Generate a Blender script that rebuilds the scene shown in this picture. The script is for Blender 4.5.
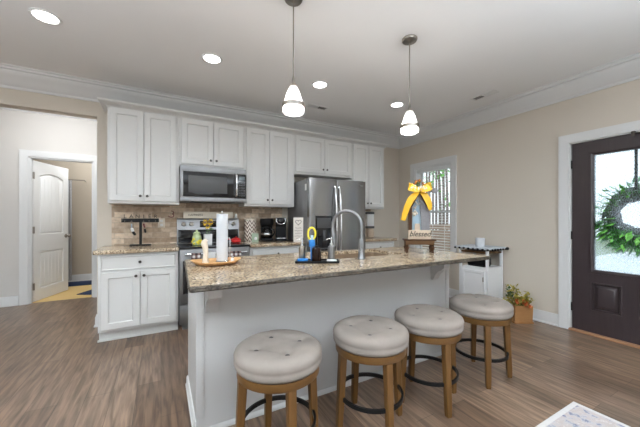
import bpy, bmesh, math, random
from mathutils import Vector, Matrix

random.seed(7)
PI = math.pi
D = bpy.data
SC = bpy.context.scene
COL = SC.collection
for o in list(D.objects):
    D.objects.remove(o)

# ---------------------------------------------------------------- camera
YAW = math.radians(28.75)
cam_d = D.cameras.new('camera')
cam = D.objects.new('camera', cam_d)
COL.objects.link(cam)
cam.location = (0, 0, 1.22)
cam.rotation_euler = (PI / 2, 0, -YAW)
cam_d.sensor_width = 36
cam_d.lens = 290 / 640 * 36
cam_d.shift_y = 5.5 / 640
cam_d.clip_start = .05
SC.camera = cam

# ---------------------------------------------------------------- world, lights, exposure
SC.view_settings.view_transform = 'Standard'
SC.view_settings.look = 'None'
SC.view_settings.exposure = 0.1
SC.view_settings.gamma = 1
SC.view_settings.use_curve_mapping = False
W = D.worlds.new('overcast_sky')
SC.world = W
W.use_nodes = True
wn = W.node_tree.nodes
wn['Background'].inputs[0].default_value = (.86, .95, 1, 1)
wn['Background'].inputs[1].default_value = 2.0


def area(name, loc, rot, sx, sy, power, col=(1, 1, 1)):
    l = D.lights.new(name, 'AREA')
    l.shape = 'RECTANGLE'
    l.size = sx
    l.size_y = sy
    l.energy = power
    l.color = col
    o = D.objects.new(name, l)
    COL.objects.link(o)
    o.location = loc
    o.rotation_euler = rot
    return o


# added area lamps standing in for daylight at unseen windows, behind and left
area('unseen_front_window_lamp', (-2.4, -3.95, 1.45), (PI / 2, 0, 0), 1.9, 1.6, 9, (.97, .98, 1))
area('unseen_front_window_lamp', (0.9, -3.95, 1.45), (PI / 2, 0, 0), 1.9, 1.6, 9, (.97, .98, 1))
area('unseen_left_window_lamp', (-4.95, 0.2, 1.45), (PI / 2, 0, -PI / 2), 1.9, 1.6, 8, (.97, .98, 1))


# ---------------------------------------------------------------- material helpers
def _nt(name):
    m = D.materials.new(name)
    m.use_nodes = True
    return m, m.node_tree.nodes, m.node_tree.links, m.node_tree.nodes['Principled BSDF']


def c4(c):
    return (c[0], c[1], c[2], 1)


def mat(name, col, rough=.5, metal=0, var=.04, scale=12, bump=0, stretch=(1, 1, 1), spec=None, coat=0, bscale=None):
    """Principled material with slight procedural variation of the thing's own colour."""
    m, n, l, b = _nt(name)
    tc = n.new('ShaderNodeTexCoord')
    mp = n.new('ShaderNodeMapping')
    mp.inputs['Scale'].default_value = stretch
    no = n.new('ShaderNodeTexNoise')
    no.inputs['Scale'].default_value = scale
    no.inputs['Detail'].default_value = 4
    mx = n.new('ShaderNodeMix')
    mx.data_type = 'RGBA'
    mx.inputs[6].default_value = c4([max(0, c * (1 - var)) for c in col])
    mx.inputs[7].default_value = c4([min(1, c * (1 + var)) for c in col])
    l.new(tc.outputs['Object'], mp.inputs[0])
    l.new(mp.outputs[0], no.inputs[0])
    l.new(no.outputs[0], mx.inputs[0])
    l.new(mx.outputs[2], b.inputs['Base Color'])
    b.inputs['Roughness'].default_value = rough
    b.inputs['Metallic'].default_value = metal
    if spec is not None:
        b.inputs['Specular IOR Level'].default_value = spec
    if coat:
        b.inputs['Coat Weight'].default_value = coat
    if bump:
        bp = n.new('ShaderNodeBump')
        bp.inputs['Strength'].default_value = bump
        bp.inputs['Distance'].default_value = .01
        l.new(no.outputs[0], bp.inputs['Height'])
        l.new(bp.outputs[0], b.inputs['Normal'])
    return m


def emit(name, col, strength):
    m, n, l, b = _nt(name)
    b.inputs['Base Color'].default_value = c4(col)
    b.inputs['Emission Color'].default_value = c4(col)
    b.inputs['Emission Strength'].default_value = strength
    return m


def ramp(n, stops):
    r = n.new('ShaderNodeValToRGB')
    e = r.color_ramp.elements
    e[0].position, e[0].color = stops[0][0], c4(stops[0][1])
    e[1].position, e[1].color = stops[-1][0], c4(stops[-1][1])
    for p, c in stops[1:-1]:
        x = e.new(p)
        x.color = c4(c)
    return r


def mat_wood_floor():
    m, n, l, b = _nt('plank_floor')
    tc = n.new('ShaderNodeTexCoord')
    sp = n.new('ShaderNodeSeparateXYZ')
    cb = n.new('ShaderNodeCombineXYZ')
    l.new(tc.outputs['Object'], sp.inputs[0])
    l.new(sp.outputs['Y'], cb.inputs['X'])
    l.new(sp.outputs['X'], cb.inputs['Y'])
    br = n.new('ShaderNodeTexBrick')
    br.offset = .37
    br.inputs['Scale'].default_value = 1
    br.inputs['Brick Width'].default_value = 1.25
    br.inputs['Row Height'].default_value = .15
    br.inputs['Mortar Size'].default_value = .0016
    br.inputs['Mortar Smooth'].default_value = .3
    br.inputs['Color1'].default_value = (.130, .082, .054, 1)
    br.inputs['Color2'].default_value = (.228, .154, .106, 1)
    br.inputs['Mortar'].default_value = (.07, .045, .032, 1)
    l.new(cb.outputs[0], br.inputs[0])
    mp = n.new('ShaderNodeMapping')
    mp.inputs['Scale'].default_value = (1.6, 17, 1)
    l.new(cb.outputs[0], mp.inputs[0])
    no = n.new('ShaderNodeTexNoise')
    no.inputs['Scale'].default_value = 2.2
    no.inputs['Detail'].default_value = 7
    no.inputs['Distortion'].default_value = .5
    l.new(mp.outputs[0], no.inputs[0])
    rp = ramp(n, [(.32, (.46, .43, .41)), (.5, (.92, .91, .90)), (.66, (1.34, 1.31, 1.28))])
    l.new(no.outputs[0], rp.inputs[0])
    mu = n.new('ShaderNodeMix')
    mu.data_type = 'RGBA'
    mu.blend_type = 'MULTIPLY'
    mu.inputs[0].default_value = .9
    l.new(br.outputs[0], mu.inputs[6])
    l.new(rp.outputs[0], mu.inputs[7])
    l.new(mu.outputs[2], b.inputs['Base Color'])
    b.inputs['Roughness'].default_value = .29
    b.inputs['Specular IOR Level'].default_value = .45
    bp = n.new('ShaderNodeBump')
    bp.inputs['Strength'].default_value = .12
    bp.inputs['Distance'].default_value = .004
    l.new(no.outputs[0], bp.inputs['Height'])
    l.new(bp.outputs[0], b.inputs['Normal'])
    return m


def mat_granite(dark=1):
    """polished granite; dark < 1 is the unpolished, chiselled edge of the same stone, with its shade darkened in"""
    m, n, l, b = _nt('granite' if dark == 1 else 'chiselled_shaded_granite')
    tc = n.new('ShaderNodeTexCoord')
    big = n.new('ShaderNodeTexNoise')
    big.inputs['Scale'].default_value = 9
    big.inputs['Detail'].default_value = 5
    big.inputs['Roughness'].default_value = .7
    fine = n.new('ShaderNodeTexNoise')
    fine.inputs['Scale'].default_value = 70
    fine.inputs['Detail'].default_value = 3
    fine.inputs['Roughness'].default_value = .75
    vo = n.new('ShaderNodeTexVoronoi')
    vo.inputs['Scale'].default_value = 85
    for t in (big, fine, vo):
        l.new(tc.outputs['Object'], t.inputs['Vector'])
    r1 = ramp(n, [(.30, (.30, .21, .14)), (.44, (.46, .36, .25)), (.56, (.58, .48, .35)), (.70, (.74, .67, .57))])
    l.new(big.outputs[0], r1.inputs[0])
    r2 = ramp(n, [(.39, (.03, .024, .02)), (.455, (.40, .32, .25)), (.51, (1, 1, 1)), (.64, (1.15, 1.12, 1.08))])
    l.new(fine.outputs[0], r2.inputs[0])
    mu = n.new('ShaderNodeMix')
    mu.data_type = 'RGBA'
    mu.blend_type = 'MULTIPLY'
    mu.inputs[0].default_value = .9
    l.new(r1.outputs[0], mu.inputs[6])
    l.new(r2.outputs[0], mu.inputs[7])
    r3 = ramp(n, [(.0, (.55, .47, .42)), (.3, (1, 1, 1)), (1, (1.1, 1.08, 1.05))])
    l.new(vo.outputs['Color'], r3.inputs[0])
    m2 = n.new('ShaderNodeMix')
    m2.data_type = 'RGBA'
    m2.blend_type = 'MULTIPLY'
    m2.inputs[0].default_value = .8
    l.new(mu.outputs[2], m2.inputs[6])
    l.new(r3.outputs[0], m2.inputs[7])
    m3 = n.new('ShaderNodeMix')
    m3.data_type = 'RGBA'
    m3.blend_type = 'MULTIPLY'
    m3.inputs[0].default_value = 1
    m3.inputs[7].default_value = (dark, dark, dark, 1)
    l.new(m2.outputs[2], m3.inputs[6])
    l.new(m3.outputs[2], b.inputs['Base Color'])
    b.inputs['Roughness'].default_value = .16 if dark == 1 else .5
    return m


def mat_brick(name, c1, c2, mortar, bw, rh, ms, rough=.6, vmap='XZ'):
    m, n, l, b = _nt(name)
    tc = n.new('ShaderNodeTexCoord')
    sp = n.new('ShaderNodeSeparateXYZ')
    cb = n.new('ShaderNodeCombineXYZ')
    l.new(tc.outputs['Object'], sp.inputs[0])
    l.new(sp.outputs[vmap[0]], cb.inputs['X'])
    l.new(sp.outputs[vmap[1]], cb.inputs['Y'])
    br = n.new('ShaderNodeTexBrick')
    br.inputs['Scale'].default_value = 1
    br.inputs['Brick Width'].default_value = bw
    br.inputs['Row Height'].default_value = rh
    br.inputs['Mortar Size'].default_value = ms
    br.inputs['Color1'].default_value = c4(c1)
    br.inputs['Color2'].default_value = c4(c2)
    br.inputs['Mortar'].default_value = c4(mortar)
    l.new(cb.outputs[0], br.inputs[0])
    no = n.new('ShaderNodeTexNoise')
    no.inputs['Scale'].default_value = 22
    no.inputs['Detail'].default_value = 6
    l.new(cb.outputs[0], no.inputs[0])
    rp = ramp(n, [(.3, (.72, .68, .66)), (.5, (1, 1, 1)), (.7, (1.2, 1.2, 1.2))])
    l.new(no.outputs[0], rp.inputs[0])
    mu = n.new('ShaderNodeMix')
    mu.data_type = 'RGBA'
    mu.blend_type = 'MULTIPLY'
    mu.inputs[0].default_value = .9
    l.new(br.outputs[0], mu.inputs[6])
    l.new(rp.outputs[0], mu.inputs[7])
    l.new(mu.outputs[2], b.inputs['Base Color'])
    b.inputs['Roughness'].default_value = rough
    bp = n.new('ShaderNodeBump')
    bp.inputs['Strength'].default_value = .3
    bp.inputs['Distance'].default_value = .004
    inv = n.new('ShaderNodeMath')
    inv.operation = 'SUBTRACT'
    inv.inputs[0].default_value = 1
    l.new(br.outputs['Fac'], inv.inputs[1])
    l.new(inv.outputs[0], bp.inputs['Height'])
    l.new(bp.outputs[0], b.inputs['Normal'])
    return m


def _math(n, l, op, a, bb=None):
    x = n.new('ShaderNodeMath')
    x.operation = op
    for i, v in enumerate((a, bb)):
        if v is None:
            continue
        if isinstance(v, (int, float)):
            x.inputs[i].default_value = v
        else:
            l.new(v, x.inputs[i])
    return x.outputs[0]


def mat_chevron():
    m, n, l, b = _nt('chevron_print')
    tc = n.new('ShaderNodeTexCoord')
    sp = n.new('ShaderNodeSeparateXYZ')
    l.new(tc.outputs['Object'], sp.inputs[0])
    u = _math(n, l, 'MULTIPLY', sp.outputs['X'], 18)
    f = _math(n, l, 'FRACT', u)
    tri = _math(n, l, 'ABSOLUTE', _math(n, l, 'SUBTRACT', f, .5))
    v = _math(n, l, 'ADD', _math(n, l, 'MULTIPLY', sp.outputs['Z'], 18), _math(n, l, 'MULTIPLY', tri, 2.0))
    s = _math(n, l, 'GREATER_THAN', _math(n, l, 'FRACT', v), .45)
    mx = n.new('ShaderNodeMix')
    mx.data_type = 'RGBA'
    mx.inputs[6].default_value = (.11, .06, .04, 1)
    mx.inputs[7].default_value = (.75, .68, .60, 1)
    l.new(s, mx.inputs[0])
    l.new(mx.outputs[2], b.inputs['Base Color'])
    b.inputs['Roughness'].default_value = .5
    return m


def mat_check(name, k, light, mid, dark):
    m, n, l, b = _nt(name)
    tc = n.new('ShaderNodeTexCoord')
    sp = n.new('ShaderNodeSeparateXYZ')
    l.new(tc.outputs['Object'], sp.inputs[0])
    a = _math(n, l, 'GREATER_THAN', _math(n, l, 'FRACT', _math(n, l, 'MULTIPLY', sp.outputs['X'], k)), .5)
    c = _math(n, l, 'GREATER_THAN', _math(n, l, 'FRACT', _math(n, l, 'MULTIPLY', sp.outputs['Z'], k)), .5)
    f = _math(n, l, 'MULTIPLY', _math(n, l, 'ADD', a, c), .5)
    r = ramp(n, [(.0, light), (.5, mid), (1, dark)])
    r.color_ramp.interpolation = 'CONSTANT'
    r.color_ramp.elements[1].position = .3
    r.color_ramp.elements[2].position = .8
    l.new(f, r.inputs[0])
    l.new(r.outputs[0], b.inputs['Base Color'])
    b.inputs['Roughness'].default_value = .9
    return m


def mat_rug():
    m, n, l, b = _nt('rug_pile')
    tc = n.new('ShaderNodeTexCoord')
    vo = n.new('ShaderNodeTexVoronoi')
    vo.inputs['Scale'].default_value = 24
    vo.feature = 'SMOOTH_F1'
    no = n.new('ShaderNodeTexNoise')
    no.inputs['Scale'].default_value = 46
    no.inputs['Detail'].default_value = 6
    no.inputs['Distortion'].default_value = 1.2
    l.new(tc.outputs['Object'], vo.inputs['Vector'])
    l.new(tc.outputs['Object'], no.inputs['Vector'])
    ad = _math(n, l, 'ADD', _math(n, l, 'MULTIPLY', vo.outputs[0], .55), _math(n, l, 'MULTIPLY', no.outputs[0], .75))
    r = ramp(n, [(.42, (.22, .23, .31)), (.50, (.36, .37, .44)), (.58, (.52, .49, .50)), (.70, (.50, .43, .41)), (.85, (.60, .57, .56))])
    l.new(ad, r.inputs[0])
    l.new(r.outputs[0], b.inputs['Base Color'])
    b.inputs['Roughness'].default_value = 1
    return m


def mat_frosted():
    """rain-textured privacy glass: lets the outdoors through softly and scatters the rest"""
    m, n, l, b = _nt('textured_privacy_glass')
    n.remove(b)
    out = n['Material Output']
    tc = n.new('ShaderNodeTexCoord')
    mp = n.new('ShaderNodeMapping')
    mp.inputs['Scale'].default_value = (1, 60, 25)
    no = n.new('ShaderNodeTexNoise')
    no.inputs['Scale'].default_value = 2
    no.inputs['Detail'].default_value = 4
    l.new(tc.outputs['Object'], mp.inputs[0])
    l.new(mp.outputs[0], no.inputs[0])
    rp = ramp(n, [(.35, (.50, .50, .50)), (.65, (.90, .90, .90))])
    l.new(no.outputs[0], rp.inputs[0])
    tr = n.new('ShaderNodeBsdfTransparent')
    tr.inputs[0].default_value = (.93, .97, 1, 1)
    tl = n.new('ShaderNodeBsdfTranslucent')
    tl.inputs[0].default_value = (.62, .68, .72, 1)
    mx = n.new('ShaderNodeMixShader')
    l.new(rp.outputs[0], mx.inputs[0])
    l.new(tl.outputs[0], mx.inputs[1])
    l.new(tr.outputs[0], mx.inputs[2])
    l.new(mx.outputs[0], out.inputs[0])
    return m


def mat_glass(name='clear_pane', tint=(1, 1, 1), refl=.08):
    m, n, l, b = _nt(name)
    n.remove(b)
    out = n['Material Output']
    tr = n.new('ShaderNodeBsdfTransparent')
    tr.inputs[0].default_value = c4(tint)
    gl = n.new('ShaderNodeBsdfGlossy')
    gl.inputs['Roughness'].default_value = .03
    mx = n.new('ShaderNodeMixShader')
    lw = n.new('ShaderNodeLayerWeight')
    lw.inputs[0].default_value = .25
    mm = _math(n, l, 'ADD', _math(n, l, 'MULTIPLY', lw.outputs['Fresnel'], .6), refl * .3)
    l.new(mm, mx.inputs[0])
    l.new(tr.outputs[0], mx.inputs[1])
    l.new(gl.outputs[0], mx.inputs[2])
    l.new(mx.outputs[0], out.inputs[0])
    return m


M = {}
M['wall'] = mat('beige_wall_paint', (.60, .54, .462), .75, var=.015, scale=3)
M['hallwall'] = mat('pale_wall_paint', (.60, .575, .545), .75, var=.015, scale=3)
M['ceil'] = mat('ceiling_paint', (.90, .90, .90), .85, var=.012, scale=4)
M['trim'] = mat('white_trim_paint', (.67, .67, .665), .38, var=.012, scale=6)
M['cab'] = mat('white_cabinet_paint', (.65, .645, .63), .36, var=.012, scale=7)
M['isl'] = mat('pale_grey_island_paint', (.465, .46, .455), .42, var=.012, scale=7)
M['floor'] = mat_wood_floor()
M['granite'] = mat_granite()
M['graniteedge'] = mat_granite(.15)  # chiselled edge stone, its shade also darkened into the colour
M['splash'] = mat_brick('stone_tile', (.31, .215, .14), (.72, .58, .44), (.42, .34, .26), .19, .062, .0025)
M['steel'] = mat('brushed_steel', (.25, .25, .255), .38, 1, var=.10, scale=40, stretch=(.3, .3, 14))
M['steelv'] = mat('brushed_fridge_steel', (.31, .31, .315), .26, 1, var=.08, scale=40, stretch=(14, 14, .3))
M['steelside'] = mat('grey_painted_steel', (.24, .24, .245), .45, .6, var=.03)
M['chrome'] = mat('bright_steel', (.68, .68, .69), .18, 1, var=.02)
M['nickel'] = mat('brushed_nickel', (.34, .31, .275), .3, 1, var=.05)
M['knob'] = mat('dark_pewter', (.10, .095, .09), .35, 1, var=.05)
M['black'] = mat('black_plastic', (.009, .009, .010), .38, var=.1, spec=.15)
M['bglass'] = mat('black_glass', (.012, .012, .014), .06, var=.05)
M['dkgrey'] = mat('dark_grey_plastic', (.06, .06, .062), .4, var=.05)
M['white'] = mat('white_plastic', (.80, .80, .79), .4, var=.01)
M['oak'] = mat('warm_oak', (.120, .058, .018), .45, var=.32, scale=7, stretch=(9, 9, .9), bump=.05, spec=.2)
M['oakh'] = mat('warm_oak_ring', (.130, .064, .020), .45, var=.25, scale=9, stretch=(2, 2, 8), spec=.2)
M['fabric'] = mat('greige_velvet', (.235, .202, .178), .85, var=.3, scale=6, bump=.10, spec=.2)
M['button'] = mat('dark_greige_button', (.16, .14, .125), .85, var=.05)
M['iron'] = mat('black_iron', (.014, .013, .013), .42, .3, var=.1, spec=.2)
M['frostlamp'] = None
M['espresso'] = mat('espresso_door', (.040, .029, .031), .30, var=.3, scale=5, stretch=(8, 8, .8), bump=.05)
M['bronze'] = mat('bronze', (.10, .085, .07), .4, 1, var=.1)
M['copper'] = mat('wood_threshold', (.38, .20, .11), .4, var=.15, scale=9)
M['frosted'] = mat_frosted()
M['pane'] = mat_glass()
M['rug'] = mat_rug()
M['rugedge'] = mat('rug_border', (.62, .60, .59), 1, var=.08, scale=60)
M['leaf'] = mat('leaf_green', (.15, .42, .08), .6, var=.45, scale=9)
M['leafy'] = mat('autumn_leaf', (.36, .30, .05), .6, var=.55, scale=14)
M['leafd'] = mat('dark_leaf', (.06, .11, .03), .6, var=.4, scale=14)
M['twig'] = mat('grapevine_twig', (.15, .105, .095), .8, var=.3)
M['orange'] = mat('orange_petals', (.60, .13, .03), .6, var=.25, scale=30)
M['yellow'] = mat('yellow_satin', (.74, .42, .015), .4, var=.12, scale=16)
M['sun'] = mat('sunflower_petals', (.85, .58, .03), .6, var=.15, scale=30)
M['cream'] = mat('cream_paint', (.74, .66, .55), .6, var=.06)
M['ivory'] = mat('ivory_board', (.80, .75, .68), .6, var=.04)
M['tan'] = mat('tan_board', (.52, .41, .31), .7, var=.10, scale=12, stretch=(1, 1, 8))
M['brownwood'] = mat('dark_stained_wood', (.060, .026, .011), .5, var=.35, scale=9, stretch=(6, 6, 1), spec=.2)
M['hutch'] = mat('antique_wood', (.12, .062, .026), .5, var=.35, scale=10, stretch=(2, 2, 8), spec=.2)
M['planter'] = mat('planter_wood', (.33, .165, .065), .55, var=.2, scale=10, stretch=(2, 2, 8), spec=.2)
M['bowl'] = mat('honey_wood', (.62, .35, .14), .45, var=.2, scale=8, stretch=(8, 1, 1))
M['paper'] = mat('paper_towel', (.58, .60, .63), .95, var=.02, scale=40, bump=.05)
M['pale'] = mat('pale_wood', (.62, .54, .44), .6, var=.08, scale=10)
M['amber'] = mat('amber_glass', (.014, .006, .004), .2, var=.1, spec=.2)
M['blue'] = mat('blue_plastic', (.01, .17, .50), .4, var=.06)
M['bluepale'] = mat('pale_blue_card', (.40, .55, .66), .6, var=.06)
M['yellowp'] = mat('yellow_plastic', (.75, .62, .03), .4, var=.05)
M['red'] = mat('red_enamel', (.55, .02, .02), .3, var=.1)
M['darkred'] = mat('dark_red_cord', (.14, .02, .02), .5, var=.1)
M['jar'] = mat('floral_ceramic', (.46, .54, .28), .3, var=.75, scale=34)
M['sage'] = mat('sage_card', (.36, .46, .34), .6, var=.2, scale=40)
M['ink'] = mat('black_ink', (.015, .013, .012), .8, var=.05)
M['inkb'] = mat('brown_ink', (.13, .09, .07), .8, var=.05)
M['plaid'] = mat_check('buffalo_check', 20, (.72, .71, .69), (.22, .14, .13), (.035, .02, .02))
M['sinkb'] = mat('brown_sink', (.20, .135, .085), .35, var=.25, scale=20)  # plain brown basin colour, lightly mottled
M['dooropen'] = mat('white_door_paint', (.86, .86, .85), .4, var=.012, scale=6)
M['cushionbtn'] = mat('dark_button', (.05, .043, .04), .8, var=.05)
M['chevron'] = mat_chevron()
M['towelw'] = mat('white_linen', (.66, .66, .65), .95, var=.03)
M['greyrib'] = mat('grey_check_ribbon', (.18, .175, .185), .8, var=.35, scale=70)
M['runner'] = mat('grey_blue_cloth', (.50, .53, .57), .9, var=.1, scale=60)
M['cart'] = mat('white_cart_paint', (.80, .81, .82), .4, var=.015)
M['yfloor'] = mat('warm_lit_floor', (.72, .50, .20), .45, var=.06, scale=4)  # yellow of warm light painted into the carpet colour
M['navy'] = mat('navy_rug', (.018, .035, .09), 1, var=.3, scale=50)
M['curtain'] = mat('grey_print_cloth', (.42, .42, .43), .9, var=.5, scale=60)
M['blind'] = mat('white_slats', (.70, .71, .71), .5, var=.01)
M['bark'] = mat('bark', (.20, .165, .155), .9, var=.35, scale=14)
M['fence'] = mat('fence_boards', (.30, .22, .17), .8, var=.25, scale=4)
M['ground'] = mat('ground_grass', (.16, .20, .09), .95, var=.35, scale=5)
M['porch'] = mat('porch_concrete', (.62, .63, .63), .9, var=.08, scale=6)


# ---------------------------------------------------------------- mesh helpers
class MB:
    def __init__(self):
        self.bm = bmesh.new()

    def box(self, x0, y0, z0, x1, y1, z1, bev=0, mtx=None):
        b = bmesh.new()
        bmesh.ops.create_cube(b, size=1)
        for v in b.verts:
            v.co = Vector((x0 + (v.co.x + .5) * (x1 - x0), y0 + (v.co.y + .5) * (y1 - y0), z0 + (v.co.z + .5) * (z1 - z0)))
        if bev:
            bmesh.ops.bevel(b, geom=b.edges[:], offset=bev, segments=2, profile=.6, affect='EDGES')
        self._merge(b, mtx)
        return self

    def _merge(self, b, mtx=None):
        if mtx is not None:
            b.transform(mtx)
        t = D.meshes.new('t')
        b.to_mesh(t)
        b.free()
        self.bm.from_mesh(t)
        D.meshes.remove(t)

    def loft(self, loops, cap0=True, cap1=True, closed=True):
        vs = [[self.bm.verts.new(p) for p in lp] for lp in loops]
        n = len(vs[0])
        for a, b in zip(vs, vs[1:]):
            for i in range(n if closed else n - 1):
                j = (i + 1) % n
                try:
                    self.bm.faces.new((a[i], a[j], b[j], b[i]))
                except ValueError:
                    pass
        if cap0 and n > 2:
            self.bm.faces.new(vs[0][::-1])
        if cap1 and n > 2:
            self.bm.faces.new(vs[-1])
        return self

    def lathe(self, prof, n=24, c=(0, 0), cap0=True, cap1=True, sx=1, sy=1):
        lps = [[(c[0] + r * sx * math.cos(2 * PI * i / n), c[1] + r * sy * math.sin(2 * PI * i / n), z) for i in range(n)] for r, z in prof]
        return self.loft(lps, cap0, cap1)

    def tube(self, pts, r, n=10, closed=False):
        P = [Vector(p) for p in pts]
        k = len(P)
        R = r if isinstance(r, (list, tuple)) else [r] * k
        lps = []
        up = None
        for i, p in enumerate(P):
            a = P[(i - 1) % k] if closed or i > 0 else p
            b = P[(i + 1) % k] if closed or i < k - 1 else p
            t = (b - a).normalized()
            if up is None:
                up = Vector((0, 0, 1)) if abs(t.z) < .9 else Vector((1, 0, 0))
            u = (up - t * up.dot(t)).normalized()
            w = t.cross(u)
            up = u
            lps.append([p + (u * math.cos(2 * PI * q / n) + w * math.sin(2 * PI * q / n)) * R[i] for q in range(n)])
        if closed:
            lps.append(lps[0])
            self.loft(lps, False, False)
            bmesh.ops.remove_doubles(self.bm, verts=self.bm.verts[:], dist=1e-6)
        else:
            self.loft(lps)
        return self

    def cyl(self, p0, p1, r0, r1=None, n=14):
        return self.tube([p0, p1], [r0, r0 if r1 is None else r1], n)

    def sphere(self, c, r, u=12, v=8):
        rx, ry, rz = r if isinstance(r, (tuple, list)) else (r, r, r)
        b = bmesh.new()
        bmesh.ops.create_uvsphere(b, u_segments=u, v_segments=v, radius=1)
        for q in b.verts:
            q.co = Vector((c[0] + q.co.x * rx, c[1] + q.co.y * ry, c[2] + q.co.z * rz))
        self._merge(b)
        return self

    def prism(self, poly, f, h0, h1):
        """poly: 2-D outline; f(a,b,h) -> point"""
        return self.loft([[f(a, b, h0) for a, b in poly], [f(a, b, h1) for a, b in poly]])

    def quad(self, *p):
        self.bm.faces.new([self.bm.verts.new(q) for q in p])
        return self

    def build(self, name, m, parent=None, ang=35, kind=None, loc=None):
        bm = self.bm
        bmesh.ops.recalc_face_normals(bm, faces=bm.faces[:])
        me = D.meshes.new(name)
        bm.to_mesh(me)
        bm.free()
        if ang:
            for p in me.polygons:
                p.use_smooth = True
            me.set_sharp_from_angle(angle=math.radians(ang))
        me.materials.append(m)
        o = D.objects.new(name, me)
        COL.objects.link(o)
        if parent is not None:
            o.parent = parent
        if kind:
            o['kind'] = kind
        if loc:
            o.location = loc
        return o


def struct(name, mb, m, ang=35):
    return mb.build(name, m, None, ang, 'structure')


def thing(name, label, cat, loc=(0, 0, 0), rz=0, group=None):
    o = D.objects.new(name, None)
    o.empty_display_size = .05
    COL.objects.link(o)
    o.location = loc
    o.rotation_euler = (0, 0, rz)
    return tag(o, label, cat, group)


def tag(o, label, cat, group=None):
    o['label'] = label
    o['category'] = cat
    if group:
        o['group'] = group
    return o


def copy_tree(o, parent=None):
    c = o.copy()
    COL.objects.link(c)
    if parent is not None:
        c.parent = parent
    for ch in [x for x in D.objects if x.parent == o]:
        copy_tree(ch, c)
    return c


def rect(x0, z0, x1, z1, y):
    return [(x0, y, z0), (x1, y, z0), (x1, y, z1), (x0, y, z1)]


def shaker(w, h, t=.02, rail=.057, x0=0, z0=0, y0=0):
    """a recessed-panel front in the XZ plane facing -Y; back at y0"""
    b = MB()
    y1 = y0 - t
    L = [rect(x0, z0, x0 + w, z0 + h, y0), rect(x0, z0, x0 + w, z0 + h, y1 + .002)]
    e = .002
    L.append(rect(x0 + e, z0 + e, x0 + w - e, z0 + h - e, y1))
    r = min(rail, h * .32)
    L.append(rect(x0 + rail, z0 + r, x0 + w - rail, z0 + h - r, y1))
    e = .009
    L.append(rect(x0 + rail + e, z0 + r + e, x0 + w - rail - e, z0 + h - r - e, y1 + .009))
    b.loft(L)
    return b


def knob_mb(x, z, y):
    b = MB()
    prof = [(.006, 0), (.005, .012), (.013, .017), (.0145, .022), (.010, .028), (.0, .0285)]
    n = 14
    b.loft([[(x + max(r, .0004) * math.cos(2 * PI * i / n), y - d, z + max(r, .0004) * math.sin(2 * PI * i / n)) for i in range(n)] for r, d in prof])
    return b


def sweep(path, prof, f, closed=False):
    """mitred sweep of prof [(out, h)] along 2-D path, 'out' to the right of travel; f(a,b,h)->point"""
    P = [Vector(p) for p in path]
    k = len(P)
    dirs = [(P[(i + 1) % k] - P[i]).normalized() for i in range(k if closed else k - 1)]
    b = MB()
    lps = []
    for i in range(k):
        if closed:
            d0, d1 = dirs[i - 1], dirs[i]
        else:
            d0 = dirs[max(i - 1, 0)]
            d1 = dirs[min(i, k - 2)]
        n0 = Vector((d0.y, -d0.x))
        n1 = Vector((d1.y, -d1.x))
        m = n0 + n1
        m = m / (m.dot(n0) if m.dot(n0) > 1e-6 else 1)
        lps.append([f(P[i].x + m.x * o, P[i].y + m.y * o, h) for o, h in prof])
    if closed:
        lps.append(lps[0])
    b.loft(lps, not closed, not closed)
    return b


def rrect(x0, y0, x1, y1, r, n=5, m=10):
    """rounded rectangle outline, counter-clockwise, with m points along each side"""
    pts = []
    C = [(x1 - r, y0 + r, -90), (x1 - r, y1 - r, 0), (x0 + r, y1 - r, 90), (x0 + r, y0 + r, 180)]
    for q, (cx, cy, a0) in enumerate(C):
        for i in range(n + 1):
            a = math.radians(a0 + 90 * i / n)
            pts.append((cx + r * math.cos(a), cy + r * math.sin(a)))
        nx, ny, na = C[(q + 1) % 4]
        e = (nx + r * math.cos(math.radians(na)), ny + r * math.sin(math.radians(na)))
        s = pts[-1]
        for i in range(1, m):
            pts.append((s[0] + (e[0] - s[0]) * i / m, s[1] + (e[1] - s[1]) * i / m))
    return pts


def text_mesh(body, size, m, parent, name, mtx, depth=.001, shear=0, sx=1, align='CENTER', bold=0):
    cu = D.curves.new('lettering', 'FONT')
    cu.body = body
    cu.size = size
    cu.extrude = depth
    cu.shear = shear
    cu.offset = bold
    cu.align_x = align
    cu.align_y = 'CENTER'
    t = D.objects.new('lettering', cu)
    COL.objects.link(t)
    dg = bpy.context.evaluated_depsgraph_get()
    dg.update()
    me = D.meshes.new_from_object(t.evaluated_get(dg))
    D.objects.remove(t)
    D.curves.remove(cu)
    me.transform(mtx @ Matrix.Diagonal((sx, 1, 1, 1)))
    me.materials.clear()
    me.materials.append(m)
    o = D.objects.new(name, me)
    COL.objects.link(o)
    if parent is not None:
        o.parent = parent
    return o


FACE_S = Matrix.Rotation(PI / 2, 4, 'X')      # text standing upright, read from -Y
T = Matrix.Translation

# ================================================================= SETTING
XW, YW, CZ = 3.97, 4.11, 2.743
YH = 5.65
struct('floor', MB().box(-5.2, -4.2, -.12, 4.15, YH + .05, 0), M['floor'])
struct('floor_far', MB().box(-3, YH + .05, -.12, .6, 7.5, 0), M['yfloor'])
struct('ceiling', MB().box(-5.2, -4.2, CZ, 4.15, 7.5, CZ + .1), M['ceil'])
b = MB()
b.box(-.637, YW, 0, 4.15, YW + .13, CZ)
b.box(-2.9, YW, 2.386, -.637, YW + .13, CZ)
b.box(-5.2, YW, 0, -2.9, YW + .13, CZ)
struct('wall_back', b, M['wall'])
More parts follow.
